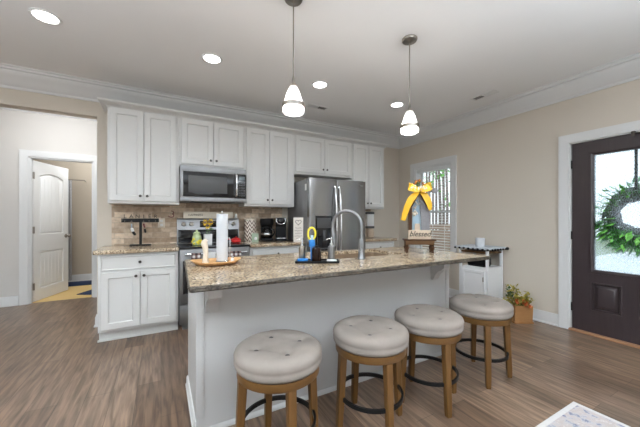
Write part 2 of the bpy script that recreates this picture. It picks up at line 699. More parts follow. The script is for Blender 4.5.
# right wall with window and door openings
WY0, WY1, WZ0, WZ1 = 2.975, 3.715, .62, 2.11
DY0, DY1, DZ1 = .56, 1.49, 2.06
b = MB()
x0, x1 = XW, XW + .16
b.box(x0, WY1, 0, x1, YW + .13, CZ)
b.box(x0, WY0, 0, x1, WY1, WZ0)
b.box(x0, WY0, WZ1, x1, WY1, CZ)
b.box(x0, DY1, 0, x1, WY0, CZ)
b.box(x0, DY0, DZ1, x1, DY1, CZ)
b.box(x0, -4.2, 0, x1, DY0, CZ)
struct('wall_right', b, M['wall'])
b = MB()
b.box(-5.2, -4.2, 0, -5, -1, CZ).box(-5.2, 1.4, 0, -5, YH, CZ).box(-5.2, -1, 0, -5, 1.4, .5).box(-5.2, -1, 2.4, -5, 1.4, CZ)
struct('wall_left', b, M['wall'])
b = MB()
b.box(-5, -4.2, 0, -3.5, -4, CZ).box(-1.3, -4.2, 0, -.2, -4, CZ).box(2, -4.2, 0, XW, -4, CZ)
for xa, xb in ((-3.5, -1.3), (-.2, 2)):
    b.box(xa, -4.2, 0, xb, -4, .5).box(xa, -4.2, 2.4, xb, -4, CZ)
struct('wall_front', b, M['wall'])
# hall
HX0, HX1, HZ1 = -1.665, -.915, 2.115
b = MB()
b.box(-5.2, YH, 0, HX0, YH + .12, CZ).box(HX1, YH, 0, 1.0, YH + .12, CZ).box(HX0, YH, HZ1, HX1, YH + .12, CZ)
struct('wall_hall', b, M['hallwall'])
struct('wall_hall_end', MB().box(-.3, YW + .13, 0, -.18, YH, CZ), M['hallwall'])
b = MB()
b.box(-2.7, 7.25, 0, .6, 7.37, CZ).box(-2.82, YH + .12, 0, -2.7, 7.37, CZ).box(.3, YH + .12, 0, .42, 7.37, CZ)
struct('wall_far', b, mat('far_room_paint', (.50, .43, .34), .75, var=.015))
# tile backsplash between the counters and the upper cabinets
struct('trim_7', MB().box(-.50, YW - .012, .914, 1.60, YW, 1.50), M['splash'])
struct('trim_8', MB().box(2.62, YW - .012, .914, 3.28, YW, 1.41), M['splash'])

# crown moulding
CP = [(0, -.195), (.012, -.195), (.016, -.172), (.030, -.160), (.050, -.128), (.085, -.082), (.098, -.062), (.104, -.040), (.120, -.034), (.122, -.014), (.135, -.010), (.135, 0), (0, 0)]
fl = lambda a, b_, h: (a, b_, CZ + h)
struct('trim_1', sweep([(-5, YW), (XW, YW), (XW, -4)], CP, fl), M['trim'])
# baseboards
BP = [(0, 0), (.026, 0), (.026, .012), (.016, .022), (.015, .105), (.010, .118), (.008, .132), (0, .135)]
ff = lambda a, b_, h: (a, b_, h)
struct('baseboard_right', sweep([(XW, YW), (XW, 1.587)], BP, ff), M['trim'])
struct('baseboard_back', sweep([(-.637, YW + .13), (-.637, YW), (-.52, YW)][::1], BP, ff), M['trim'])
struct('baseboard_hall', sweep([(-5, YH), (HX0 - .10, YH)], BP, ff), M['trim'])
struct('baseboard_far', sweep([(-2.7, 7.25), (.3, 7.25)], BP, ff), M['trim'])
# casings: path in the wall's plane, h away from the wall
KP = [(0, 0), (0, .014), (.012, .018), (.040, .017), (.062, .022), (.078, .026), (.090, .026), (.092, 0)]


def casing_right(name, y0, y1, z0, z1):
    f = lambda a, b_, h: (XW - h, a, b_)
    return struct(name, sweep([(y1, z0), (y1, z1), (y0, z1), (y0, z0)], [(o, h) for o, h in KP], f), M['trim'])


casing_right('trim_2', DY0, DY1, 0, DZ1)
f = lambda a, b_, h: (XW - h, a, b_)
struct('trim_3', sweep([(WY1, WZ0), (WY1, WZ1), (WY0, WZ1), (WY0, WZ0)], KP, f, closed=True), M['trim'])
struct('trim_4', sweep([(HX0, 0), (HX0, HZ1), (HX1, HZ1), (HX1, 0)], [(-o, h) for o, h in KP], lambda a, b_, h: (a, YH - h, b_)), M['trim'])
# jamb linings
b = MB()
b.box(HX0 - .001, YH + .001, 0, HX0 + .016, YH + .119, HZ1).box(HX1 - .016, YH + .001, 0, HX1 + .001, YH + .119, HZ1).box(HX0, YH + .001, HZ1 - .016, HX1, YH + .119, HZ1 + .001)
b.box(HX0 + .016, YH + .02, 0, HX0 + .03, YH + .055, HZ1 - .016).box(HX1 - .03, YH + .02, 0, HX1 - .016, YH + .055, HZ1 - .016)
struct('trim_5', b, M['trim'])
b = MB()
b.box(XW + .001, DY1 - .012, .02, XW + .159, DY1, DZ1).box(XW + .001, DY0, .02, XW + .159, DY0 + .012, DZ1).box(XW + .001, DY0, DZ1 - .012, XW + .159, DY1, DZ1)
struct('trim_6', b, M['trim'])
struct('trim_9', MB().box(XW - .03, DY0 + .001, .0, XW + .159, DY1 - .001, .018, .004), M['copper'])

# window: frame, two sashes with panes
win = D.objects.new('window_1', None)
COL.objects.link(win)
win['kind'] = 'structure'
win.location = (XW, WY0, WZ0)
w_, h_ = WY1 - WY0, WZ1 - WZ0
b = MB()
for a in ((0, 0, .025, h_), (w_ - .025, 0, w_, h_), (.025, 0, w_ - .025, .03), (.025, h_ - .025, w_ - .025, h_)):
    b.box(.001, a[0], a[1], .158, a[2], a[3])
b.build('window_frame', M['trim'], win)
zm = 1.344 - WZ0
for (z0, z1, xo) in ((.03, zm + .02, .085), (zm - .02, h_ - .025, .12)):
    b = MB()
    b.box(xo, .025, z0, xo + .03, .062, z1).box(xo, w_ - .062, z0, xo + .03, w_ - .025, z1)
    b.box(xo, .062, z0, xo + .03, w_ - .062, z0 + .04).box(xo, .062, z1 - .04, xo + .03, w_ - .062, z1)
    s = b.build('sash', M['trim'], win)
    MB().box(xo + .013, .062, z0 + .04, xo + .017, w_ - .062, z1 - .04).build('pane', M['pane'], s)

# front door
fd = D.objects.new('door_2', None)
COL.objects.link(fd)
fd['kind'] = 'structure'
fd.location = (XW + .022, 1.02, .02)
dh, hw = 2.026, .452
b = MB()
gy, gz0, gz1 = .268, .666, 1.872          # glass half width, bottom, top (local z)
px0, px1, pz0, pz1 = .057, .293, .236, .535  # lower panels: |y| range and z range
t = .044
b.box(0, -hw, 0, t, -px1, dh).box(0, px1, 0, t, hw, dh)
b.box(0, -px1, 0, t, px1, pz0).box(0, -px1, pz1, t, px1, gz0).box(0, -px1, gz1, t, px1, dh)
b.box(0, -px0, pz0, t, px0, pz1)
b.box(0, -px1, gz0, t, -gy, gz1).box(0, gy, gz0, t, px1, gz1)
b.build('door_slab', M['espresso'], fd)
for sgn in (1, -1):
    a0, a1 = (px0, px1) if sgn > 0 else (-px1, -px0)
    rr = lambda i, x: [(x, a0 + i, pz0 + i), (x, a1 - i, pz0 + i), (x, a1 - i, pz1 - i), (x, a0 + i, pz1 - i)]
    MB().loft([rr(0, .03), rr(0, .0), rr(.005, -.005), rr(.012, -.005), rr(.020, .016), rr(.034, .016), rr(.054, -.004), rr(.058, -.005)]).build('raised_panel', M['espresso'], fd)
ry = lambda i, x: [(x, -gy - i, gz0 - i), (x, gy + i, gz0 - i), (x, gy + i, gz1 + i), (x, -gy - i, gz1 + i)]
MB().loft([ry(.042, 0), ry(.040, -.012), ry(.020, -.016), ry(.004, -.004), ry(0, .012)], False, False).build('glass_frame', M['espresso'], fd)
MB().box(.016, -gy, gz0, .022, gy, gz1).build('glass_pane', M['frosted'], fd)
for z in (.235, 1.02, 1.80):
    MB().cyl((-.006, .458, z - .045), (-.006, .458, z + .045), .008).box(-.004, .45, z - .045, .001, .468, z + .045).build('hinge', M['black'], fd)
MB().cyl((0, -.40, .93), (-.05, -.40, .93), .014).cyl((-.05, -.40, .93), (-.05, -.30, .93), .010).cyl((0.001, -.40, .93), (-.008, -.40, .93), .03).build('handle', M['bronze'], fd)

# hall door, open into the far room
hd = D.objects.new('door_1', None)
COL.objects.link(hd)
hd['kind'] = 'structure'
hd.location = (HX0 + .028, YH + .075, .008)
hd.rotation_euler = (0, 0, math.radians(90 - 18.5))
dw, dh1, t = .755, 2.07, .035


def arch(x0, x1, z0, z1, rise, i, y):
    pts = [(x0 + i, y, z0 + i), (x1 - i, y, z0 + i)]
    for k in range(13):
        u = k / 12
        pts.append((x1 - i + (x0 - x1 + 2 * i) * u, y, z1 - i + (rise * 4 * u * (1 - u) if rise else 0)))
    return pts


b = MB()
b.box(0, .014, 0, dw, t, dh1)
pz = [(.17, .72, 0), (.98, 1.86, .055)]
# rails and stiles round the sunken panels
b.box(0, -.004, 0, .12, .014, dh1).box(dw - .12, -.004, 0, dw, .014, dh1)
b.box(.12, -.004, 0, dw - .12, .014, .17).box(.12, -.004, .72, dw - .12, .014, .98)
top = [(.12, dh1), (.12, 1.86)] + [(.12 + (dw - .24) * k / 12, 1.86 + .055 * 4 * (k / 12) * (1 - k / 12)) for k in range(1, 12)] + [(dw - .12, 1.86), (dw - .12, dh1)]
b.prism(top, lambda a, b_, h: (a, h, b_), -.004, .014)
b.build('door_slab', M['dooropen'], hd)
for z0, z1, rise in pz:
    b = MB()
    b.loft([arch(.12, dw - .12, z0, z1, rise, 0, .014), arch(.12, dw - .12, z0, z1, rise, 0, -.004), arch(.12, dw - .12, z0, z1, rise, .010, .011), arch(.12, dw - .12, z0, z1, rise, .024, .011), arch(.12, dw - .12, z0, z1, rise, .036, .001)])
    for k in range(1, 6):
        xx = .152 + (dw - .304) * k / 6
        b.box(xx - .004, -.002, z0 + .04, xx + .004, .0015, z1 - .04)
    b.build('door_panel', M['dooropen'], hd)
for z in (.22, 1.05, 1.85):
    MB().box(-.012, -.010, z - .05, .022, -.003, z + .05, .002).cyl((-.003, -.012, z - .05), (-.003, -.012, z + .05), .007).build('hinge', M['nickel'], hd)
b = MB().cyl((dw - .06, -.004, .93), (dw - .06, -.045, .93), .012).cyl((dw - .06, -.0035, .93), (dw - .06, -.010, .93), .032).sphere((dw - .06, -.055, .93), (.028, .022, .028))
b.build('door_knob', M['nickel'], hd)
MB().box(dw - .002, .008, 1.86, dw + .006, .03, 1.90).box(dw - .001, .008, .90, dw + .002, .03, .96).build('latch_plate', M['black'], hd)


# ================================================================= CABINETS
def front(root, kind, x0, z0, w, h, y=0, kx=None, kz=None, rail=.057, mat_=None):
    d = shaker(w, h, .02, rail, x0, z0, y).build(kind, mat_ or M['cab'], root)
    if kx is not None:
        knob_mb(kx, kz, y - .02).build('knob', M['knob'], d)
    return d


YU = 3.78     # face of upper boxes


def upper(x0, x1, z0, z1, split, label, dbot=.03, dtop=.03, l=.022, r=.022, kz=.055):
    c = thing('upper_cabinet', label, 'cabinet', (x0, YU, z0), group='wall cabinets along the back wall')
    w, h = x1 - x0, z1 - z0
    MB().box(.0005, 0, 0, w - .0005, YW - YU - .001, h, .0015).build('body', M['cab'], c)
    s = split - x0
    front(c, 'door', l, dbot, s - l - .003, h - dbot - dtop, 0, s - .033, dbot + kz)
    front(c, 'door', s + .003, dbot, w - r - s - .003, h - dbot - dtop, 0, s + .033, dbot + kz)
    return c


ZT = 2.44
upper(-.498, .19, 1.389, ZT, -.166, 'tall white two-door wall cabinet at the left end, above the key rack', r=.035)
upper(.19, .952, 1.848, ZT, .568, 'short white two-door wall cabinet directly above the microwave')
upper(.952, 1.655, 1.389, ZT, 1.288, 'tall white two-door wall cabinet between microwave and fridge, above the coffee makers', r=.045)
upper(1.655, 2.645, 1.866, ZT, 2.145, 'wide short white two-door wall cabinet directly above the fridge', r=.03)
upper(2.645, 3.304, 1.389, ZT, 2.972, 'tall white two-door wall cabinet at the right end beside the fridge')
cr = sweep([(-.498, YW - .002), (-.498, YU), (3.304, YU), (3.304, YW - .002)],
           [(.001, -.032), (.006, -.032), (.010, -.02), (.036, .002), (.066, .014), (.074, .026), (.074, .036), (.001, .034)], lambda a, b_, h: (a, b_, ZT - .005 + h)).build('cabinet_crown_moulding', M['cab'])
tag(cr, 'white crown moulding running along the tops of the wall cabinets', 'moulding')

YB = 3.50     # face of base boxes


def base(x0, x1, label, doors=2, drawer=True, vis_left=True):
    c = thing('base_cabinet', label, 'cabinet', (x0, YB, 0), group='base cabinets along the back wall')
    w = x1 - x0
    b = MB()
    b.box(.0005, 0, .11, w - .0005, YW - YB - .002, .876, .0015)
    b.build('body', M['cab'], c)
    b = MB().box(.0005, .075, 0, w - .0005, YW - YB - .002, .11)
    b.box(-.012 if vis_left else .0005, .060, 0, w - .0005, .0745, .02, .004)
    b.build('toe_kick', M['cab'], c)
    s = w / 2
    l = .025
    front(c, 'drawer', l, .715, w - 2 * l, .135, 0, s, .785, rail=.004)
    front(c, 'door', l, .135, s - l - .003, .56, 0, s - .035, .645)
    front(c, 'door', s + .003, .135, w - l - s - .003, .56, 0, s + .035, .645)
    return c


base(-.537, .166, 'white base cabinet left of the stove, with one drawer and two doors')
base(.948, 1.655, 'white base cabinet between stove and fridge, under the coffee makers', vis_left=False)
base(2.66, 3.272, 'white base cabinet right of the fridge, below a short granite counter', vis_left=False)


def slab(name, x0, y0, x1, y1, z0, z1, r, label, jit=.003):
    rnd = random.Random(3)
    lo = rrect(x0, y0, x1, y1, r, 4, 24)
    cx, cy = (x0 + x1) / 2, (y0 + y1) / 2

    def ins(k, z, j=0):
        out = []
        for x, y in lo:
            dx = -k if x > cx else k
            dy = -k if y > cy else k
            sx = dx if (abs(x - x0) < r + 1e-6 or abs(x - x1) < r + 1e-6) else 0
            sy = dy if (abs(y - y0) < r + 1e-6 or abs(y - y1) < r + 1e-6) else 0
            out.append((x + sx + rnd.uniform(-j, j), y + sy + rnd.uniform(-j, j), z))
        return out
    b = MB()
    b.loft([ins(.004, z0), ins(.001, z0 + .008, jit), ins(0, (z0 + z1) / 2, jit), ins(.002, z1 - .004, jit * .4), ins(.006, z1)])
    o = b.build(name, M['granite'], None, 30)
    tag(o, label, 'countertop')
    return o


slab('granite_countertop', -.572, 3.455, .170, YW - .013, .8765, .914, .008, 'speckled granite counter on the base cabinet left of the stove', .001)
slab('granite_countertop', .944, 3.455, 1.665, YW - .013, .8765, .914, .008, 'speckled granite counter under the coffee makers between stove and fridge', .001)
slab('granite_countertop', 2.64, 3.455, 3.30, YW - .013, .8765, .914, .008, 'short speckled granite counter right of the fridge', .001)

# ================================================================= ISLAND
IX0, IX1, IY0, IY1 = .132, 2.385, 1.418, 2.41
SX0, SX1, SY0, SY1 = 1.20, 1.88, 1.88, 2.32     # sink cut-out
isl = thing('kitchen_island', 'pale grey kitchen island cabinet under the long granite top', 'kitchen island', (.176, 1.765, 0))
iw, idp = 2.144, .58
MB().box(0, .006, 0, iw, .024, .876).box(0, idp - .02, .1, iw, idp, .876).box(0, .024, 0, .018, idp - .02, .876).box(iw - .018, .024, 0, iw, idp - .02, .876).box(.018, .024, .10, iw - .018, idp - .02, .118).build('body', M['isl'], isl)
MB().box(-.002, 0, .09, .040, .006, .876, .0015).build('corner_trim', M['isl'], isl)
MB().box(iw - .04, 0, .09, iw + .002, .006, .876, .0015).build('corner_trim', M['isl'], isl)
b = sweep([(0, .006), (iw, .006)], [(0, 0), (.016, 0), (.015, .010), (.009, .018), (.003, .024), (0, .026)], ff)
b.build('shoe_moulding', M['isl'], isl)
BE = [(0, 0), (.018, 0), (.018, .010), (.012, .014), (.011, .058), (.006, .066), (0, .068)]
sweep([(0, idp), (0, .02)], BE, ff).build('end_baseboard', M['trim'], isl)
sweep([(iw, .02), (iw, idp)], BE, ff).build('end_baseboard', M['trim'], isl)
for x in (.045, 1.90):
    b = MB()
    pro = [(0, .876), (0, .690), (-.020, .690), (-.030, .70), (-.045, .735), (-.085, .775), (-.12, .79), (-.12, .80), (-.135, .805), (-.14, .84), (-.14, .876)]
    b.prism(pro, lambda a, b_, h: (h, a, b_), x, x + .07)
    b.box(x - .008, -.15, .852, x + .078, .0, .8755, .003)
    b.build('corbel', M['isl'], isl)
for k in range(2):
    front(isl, 'door', .05 + k * .72, .14, .70, .70, idp + .0205) if False else None
# granite top with the sink cut-out
rnd = random.Random(5)
lo = rrect(IX0, IY0, IX1, IY1, .014, 5, 60)
hole = rrect(SX0, SY0, SX1, SY1, .03, 5, 60)


def isl_loop(k, z, j):
    cx, cy = (IX0 + IX1) / 2, (IY0 + IY1) / 2
    o = []
    for x, y in lo:
        sx = (k if x < cx else -k) if (x < IX0 + .015 or x > IX1 - .015) else 0
        sy = (k if y < cy else -k) if (y < IY0 + .015 or y > IY1 - .015) else 0
        skew = (-.023 + .045 * (y - IY0) / (IY1 - IY0)) if x < IX0 + .015 else 0     # the left end is not quite square
        o.append((x + sx + skew + rnd.uniform(-j, j), y + sy + rnd.uniform(-j, j), z + rnd.uniform(-j, j) * .3))
    return o


hl = lambda z: [(x, y, z) for x, y in hole]
itop = thing('island_countertop', 'long beige and brown speckled granite island top with rough dark edge', 'countertop')
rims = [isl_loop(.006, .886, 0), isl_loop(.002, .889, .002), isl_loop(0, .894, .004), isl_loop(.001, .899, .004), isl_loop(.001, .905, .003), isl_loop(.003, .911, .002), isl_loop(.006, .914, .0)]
b = MB()
b.loft([hl(.886), rims[0]], False, False).loft([rims[-1], hl(.914), hl(.886)], False, False)
b.build('slab', M['granite'], itop, 30)
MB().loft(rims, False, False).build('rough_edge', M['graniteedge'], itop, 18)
# sink
b = MB()
ri = lambda k, z, r=.04: [(x, y, z) for x, y in rrect(SX0 + k, SY0 + k, SX1 - k, SY1 - k, r, 5, 3)]
b.loft([ri(-.02, .8852), ri(.002, .8852), ri(.004, .80), ri(.01, .70), ri(.03, .685), ri(.28 if False else .05, .683)], False, True)
s = thing('kitchen_sink', 'brown undermount sink set into the granite island top behind the faucet', 'sink', (0, 0, 0))
b.build('basin', M['sinkb'], s)
MB().lathe([(.045, .6845), (.04, .687), (.018, .6865)], 20, (1.54, 2.06)).build('drain', M['chrome'], s)

# faucet
fx, fy, fz = 1.345, 1.792, .9142
fa = thing('kitchen_faucet', 'tall steel gooseneck faucet beside the island sink', 'faucet', (fx, fy, fz), math.radians(128))
MB().lathe([(.030, 0), (.030, .006), (.026, .012), (.025, .065), (.023, .12), (.018, .15), (.0145, .17)], 20).build('body', M['steel'], fa)
pts = [(0, 0, .14), (0, 0, .20), (0, 0, .25)]
R_ = .118
for k in range(0, 17):
    a = PI - PI * k / 16 * 1.06
    pts.append((R_ + R_ * math.cos(a), 0, .25 + R_ * math.sin(a)))
MB().tube(pts, .0135, 12).build('spout', M['steel'], fa)
e = Vector(pts[-1])
d = (Vector(pts[-1]) - Vector(pts[-2])).normalized()
MB().tube([e, e + d * .02, e + d * .03, e + d * .125, e + d * .14], [.0145, .016, .018, .0215, .019], 14).build('spray_head', M['steel'], fa)
lv = MB().tube([(0, .018, .07), (0, .045, .075)], [.013, .013], 12).tube([(0, .045, .075), (0.0, .055, .10), (.0, .058, .155)], [.009, .008, .006], 10)
lv.build('lever', M['steel'], fa)


# ================================================================= APPLIANCES
# range
rg = thing('range', 'stainless steel electric range with black glass top, left of the coffee makers', 'stove', (.176, 3.47, 0))
rw = .762
MB().box(0, .03, .06, rw, .62, .895, .002).box(.03, .06, 0, rw - .03, .6, .06).build('body', M['steelside'], rg)
MB().box(-.0005, -.022, .895, rw + .0005, .56, .916, .004).build('cooktop', M['bglass'], rg)
for cx, cy, r in ((.2, .14, .10), (.56, .14, .08), (.2, .41, .08), (.56, .41, .10)):
    MB().lathe([(r, .9162), (r, .9166), (r - .004, .9166), (r - .004, .9162)], 28, (cx, cy), False, False).build('burner_ring', M['dkgrey'], rg)
od = MB().box(.004, -.012, .292, rw - .004, .03, .888, .006).build('oven_door', M['steel'], rg)
MB().box(.032, -.0145, .405, rw - .032, -.0115, .765, .001).build('oven_window', M['bglass'], od)
b = MB().cyl((.05, -.055, .835), (rw - .05, -.055, .835), .012)
b.cyl((.07, -.01, .835), (.07, -.055, .835), .009).cyl((rw - .07, -.01, .835), (rw - .07, -.055, .835), .009)
b.build('oven_handle', M['chrome'], od)
MB().box(.004, -.010, .075, rw - .004, .03, .282, .006).build('storage_drawer', M['steel'], rg)
bg = MB().prism([(.555, .916), (.62, .916), (.62, 1.228), (.575, 1.228), (.560, 1.20)], lambda a, b_, h: (h, a, b_), 0, rw).build('backguard', M['steel'], rg)
MB().box(.012, .548, .918, rw - .012, .5545, 1.082, .001).build('backguard_glass', M['bglass'], bg)
MB().box(.265, .552, 1.115, .50, .561, 1.195, .001).build('control_display', M['bglass'], bg)
for x in (.075, .165, .60, .69):
    MB().tube([(x, .562, 1.155), (x, .545, 1.155), (x, .540, 1.155), (x, .520, 1.155)], [.027, .027, .020, .018], 16).box(x - .004, .512, 1.137, x + .004, .522, 1.173).build('knob', M['nickel'], bg)
# microwave
mw = thing('microwave', 'stainless steel over-range microwave with black glass door', 'microwave', (.195, 3.68, 1.428))
ww, hh = .752, .417
MB().box(0, .02, 0, ww, YW - 3.68 - .014, hh, .002).build('body', M['steelside'], mw)
MB().box(0, .0, hh - .065, ww, .02, hh, .003).build('top_panel', M['steel'], mw)
MB().box(0, .0, 0, ww, .02, .048, .003).build('bottom_panel', M['steel'], mw)
dr = MB().box(.0, -.006, .05, .604, .02, hh - .067, .003).build('microwave_door', M['steel'], mw)
MB().box(.028, -.0085, .055, .602, -.0055, hh - .072, .001).build('door_glass', M['bglass'], dr)
MB().box(.085, -.0095, .10, .52, -.008, hh - .115, .0005).build('door_mesh', M['dkgrey'], dr)
b = MB()
b.tube([(.628, -.008, .075), (.628, -.035, .095), (.628, -.042, .18), (.628, -.042, .25), (.628, -.035, .33), (.628, -.008, .35)], .013, 12)
b.build('handle', M['chrome'], dr)
cp = MB().box(.607, -.006, .05, ww, .02, hh - .067, .003).build('control_panel', M['bglass'], mw)
MB().box(.665, -.0072, .285, .735, -.0055, .325).build('clock_display', mat('dim_display', (.12, .16, .17), .3), cp)
b = MB()
for r in range(6):
    for q in range(3):
        b.box(.662 + q * .027, -.0072, .075 + r * .032, .682 + q * .027, -.0055, .095 + r * .032)
b.build('keypad', M['dkgrey'], cp)
MB().box(.12, .02, -.004, .62, .30, .0, .001).build('vent_grille', M['black'], mw)

# refrigerator
fr = thing('refrigerator', 'stainless steel side-by-side refrigerator with ice dispenser', 'refrigerator', (1.680, 3.345, 0))
fw = .905
MB().box(0, .075, .05, fw, .73, 1.745, .004).box(.03, .1, 0, fw - .03, .7, .05).box(.02, .03, 1.745, .12, .16, 1.765, .004).box(fw - .12, .03, 1.745, fw - .02, .16, 1.765, .004).build('body', M['steelside'], fr)
MB().box(.02, .02, .02, fw - .02, .074, .085).build('kick_grille', M['black'], fr)
sp = .412


def curved_door(x0, x1, z0, z1, d=.07, bow=.012):
    n = 10
    lp = []
    pr = [(x1, d), (x0, d)] + [(x0 + (x1 - x0) * k / n, -bow * 4 * (k / n) * (1 - k / n) + (.004 if k in (0, n) else 0)) for k in range(n + 1)]
    b = MB()
    b.loft([[(x, y, z) for x, y in pr] for z in (z0, z1)])
    return b


ld = curved_door(.002, sp - .003, .09, 1.755).build('freezer_door', M['steelv'], fr, 40)
rd = curved_door(sp + .003, fw - .002, .09, 1.755).build('fridge_door', M['steelv'], fr, 40)
for x, dd in ((sp - .035, ld), (sp + .035, rd)):
    pts = [(x, -.002, 1.66)] + [(x, -.03 - .038 * math.sin(PI * k / 12), 1.62 - .98 * k / 12) for k in range(13)] + [(x, -.002, .60)]
    MB().tube(pts, .0135, 12).build('handle', M['chrome'], dd)
# dispenser
dp = MB().box(.085, -.016, .80, .335, -.004, 1.262, .004).build('dispenser', M['bglass'], ld)
MB().box(.105, -.019, 1.10, .315, -.015, 1.235, .001).build('dispenser_controls', M['dkgrey'], dp)
b = MB()
b.box(.105, -.018, .835, .112, -.0155, 1.08).box(.308, -.018, .835, .315, -.0155, 1.08).box(.105, -.024, .822, .315, -.0155, .84, .002).box(.19, -.028, .93, .23, -.0155, 1.07, .004)
b.build('dispenser_recess', M['dkgrey'], dp)
b = MB().tube([(.775, -.012, 1.700), (.79, -.013, 1.690), (.83, -.012, 1.690), (.86, -.010, 1.693)], [.006, .006, .004, .002], 8)
b.build('emblem', M['chrome'], rd)
MB().box(-.0015, .085, 1.60, .0, .135, 1.685).build('side_sticker', M['white'], fr)

# ================================================================= STOOLS
SEAT = [(.53, 1.406), (1.10, 1.378), (1.605, 1.387), (2.21, 1.40)]
LEGA = [-3, -8, -14, 47]
CUSH = [0, 50, -10, 47]
ZB, ZC = .487, .590       # cushion bottom and crown


def stool_cushion(btn):
    b = MB()
    n = 56
    prof = [(.200, ZB), (.214, ZB + .006), (.221, ZB + .020), (.222, ZB + .036), (.2185, ZB + .043), (.222, ZB + .050), (.2225, ZB + .064), (.217, ZB + .078), (.204, ZB + .088)]
    top = [(.19, .5), (.175, .7), (.158, .85), (.142, .93), (.128, .97), (.114, 1), (.098, 1), (.08, 1), (.06, 1), (.04, 1), (.02, 1), (.004, 1)]
    lps = []
    for r, z in prof:
        lps.append([(r * math.cos(2 * PI * i / n), r * math.sin(2 * PI * i / n), z) for i in range(n)])
    for r, u in top:
        lp = []
        for i in range(n):
            x, y = r * math.cos(2 * PI * i / n), r * math.sin(2 * PI * i / n)
            z = ZB + .088 + (ZC - ZB - .088) * math.sqrt(max(0, 1 - (r / .21) ** 2)) ** .8
            dp_ = .010 * math.exp(-(r / .10) ** 4)
            de = 0
            for bx, by in btn:
                q = math.hypot(x - bx, y - by)
                de = max(de, .017 * math.exp(-(q / .017) ** 2) + .008 * math.exp(-(q / .045) ** 2))
            for k in range(4):
                (ax, ay), (cx, cy) = btn[k], btn[(k + 1) % 4]
                ex, ey = cx - ax, cy - ay
                tt = ((x - ax) * ex + (y - ay) * ey) / (ex * ex + ey * ey)
                if 0 <= tt <= 1:
                    dd = abs((x - ax) * ey - (y - ay) * ex) / math.hypot(ex, ey)
                    de = max(de, .0075 * math.exp(-(dd / .011) ** 2))
                # pleats running out from each button to the rim
                ux, uy = ax / math.hypot(ax, ay), ay / math.hypot(ax, ay)
                al, ac = x * ux + y * uy, abs(-x * uy + y * ux)
                if al > .115:
                    de = max(de, .006 * math.exp(-(ac / .010) ** 2))
            lp.append((x, y, z - dp_ - de))
        lps.append(lp)
    return b.loft(lps)


STOOLLAB = ['round tufted greige bar stool nearest the camera, at the left end of the island',
            'round tufted greige bar stool second from the left along the island',
            'round tufted greige bar stool third from the left along the island',
            'round tufted greige bar stool at the right end of the island, near the white cart']


def make_stool():
    t = thing('bar_stool', STOOLLAB[0], 'stool', (0, 0, 0), 0, 'bar stools along the island')
    btn = [(.118 * math.cos(a), .118 * math.sin(a)) for a in (0, PI / 2, PI, 3 * PI / 2)]
    cu = stool_cushion(btn).build('seat_cushion', M['fabric'], t, 60)
    for x, y in btn:
        zz = ZB + .088 + (ZC - ZB - .088) * math.sqrt(1 - (.118 / .21) ** 2) ** .8 - .020
        MB().sphere((x, y, zz), (.012, .012, .006)).build('button', M['cushionbtn'], cu)
    MB().lathe([(.165, .445), (.205, .445), (.208, .449), (.208, .4865), (.165, .4865), (.165, .445)], 48, (0, 0), False, False).build('seat_ring', M['oakh'], t, 40)
    for k in range(4):
        a = k * PI / 2
        b = MB()
        R = Matrix.Rotation(a, 4, 'Z')
        lps = []
        for z, rc, h in ((.0, .205, .0145), (.012, .2045, .0165), (.07, .2025, .018), (.445, .182, .0215), (.470, .181, .0215)):
            lps.append([R @ Vector((rc + dx * h, dy * h, z)) for dx, dy in ((-.8, -1), (.8, -1), (1, -.8), (1, .8), (.8, 1), (-.8, 1), (-1, .8), (-1, -.8))])
        b.loft(lps)
        b.build('leg', M['oak'], t)
    n = 48
    rr_ = .186
    pr = [(-.006, -.011), (.006, -.011), (.006, .011), (-.006, .011)]
    b = MB()
    lps = [[((rr_ + o) * math.cos(2 * PI * i / n), (rr_ + o) * math.sin(2 * PI * i / n), .19 + h) for o, h in pr] for i in range(n)]
    b.loft(lps + [lps[0]], False, False)
    bmesh.ops.remove_doubles(b.bm, verts=b.bm.verts[:], dist=1e-6)
    b.build('foot_ring', M['iron'], t, 40)
    return t


st0 = make_stool()
for i, (x, y) in enumerate(SEAT):
    o = st0 if i == 0 else copy_tree(st0)
    o.location = (x, y, 0)
    o.rotation_euler = (0, 0, math.radians(LEGA[i]))
    o['label'] = STOOLLAB[i]
    for ch in [c for c in D.objects if c.parent == o and c.name.startswith('seat_cushion')]:
        ch.rotation_euler = (0, 0, math.radians(CUSH[i] - LEGA[i]))

# ================================================================= LAMPS
shade_m, n_, l_, b_ = _nt('lit_white_glass')
b_.inputs['Base Color'].default_value = (.9, .89, .87, 1)
b_.inputs['Emission Color'].default_value = (1, .95, .88, 1)
b_.inputs['Emission Strength'].default_value = .62
b_.inputs['Roughness'].default_value = .25
tr_ = n_.new('ShaderNodeBsdfTransparent')
mx_ = n_.new('ShaderNodeMixShader')
mx_.inputs[0].default_value = .68
l_.new(tr_.outputs[0], mx_.inputs[1])
l_.new(b_.outputs[0], mx_.inputs[2])
l_.new(mx_.outputs[0], n_['Material Output'].inputs[0])


bulb_m = emit('warm_bulb', (1, .93, .84), 4)


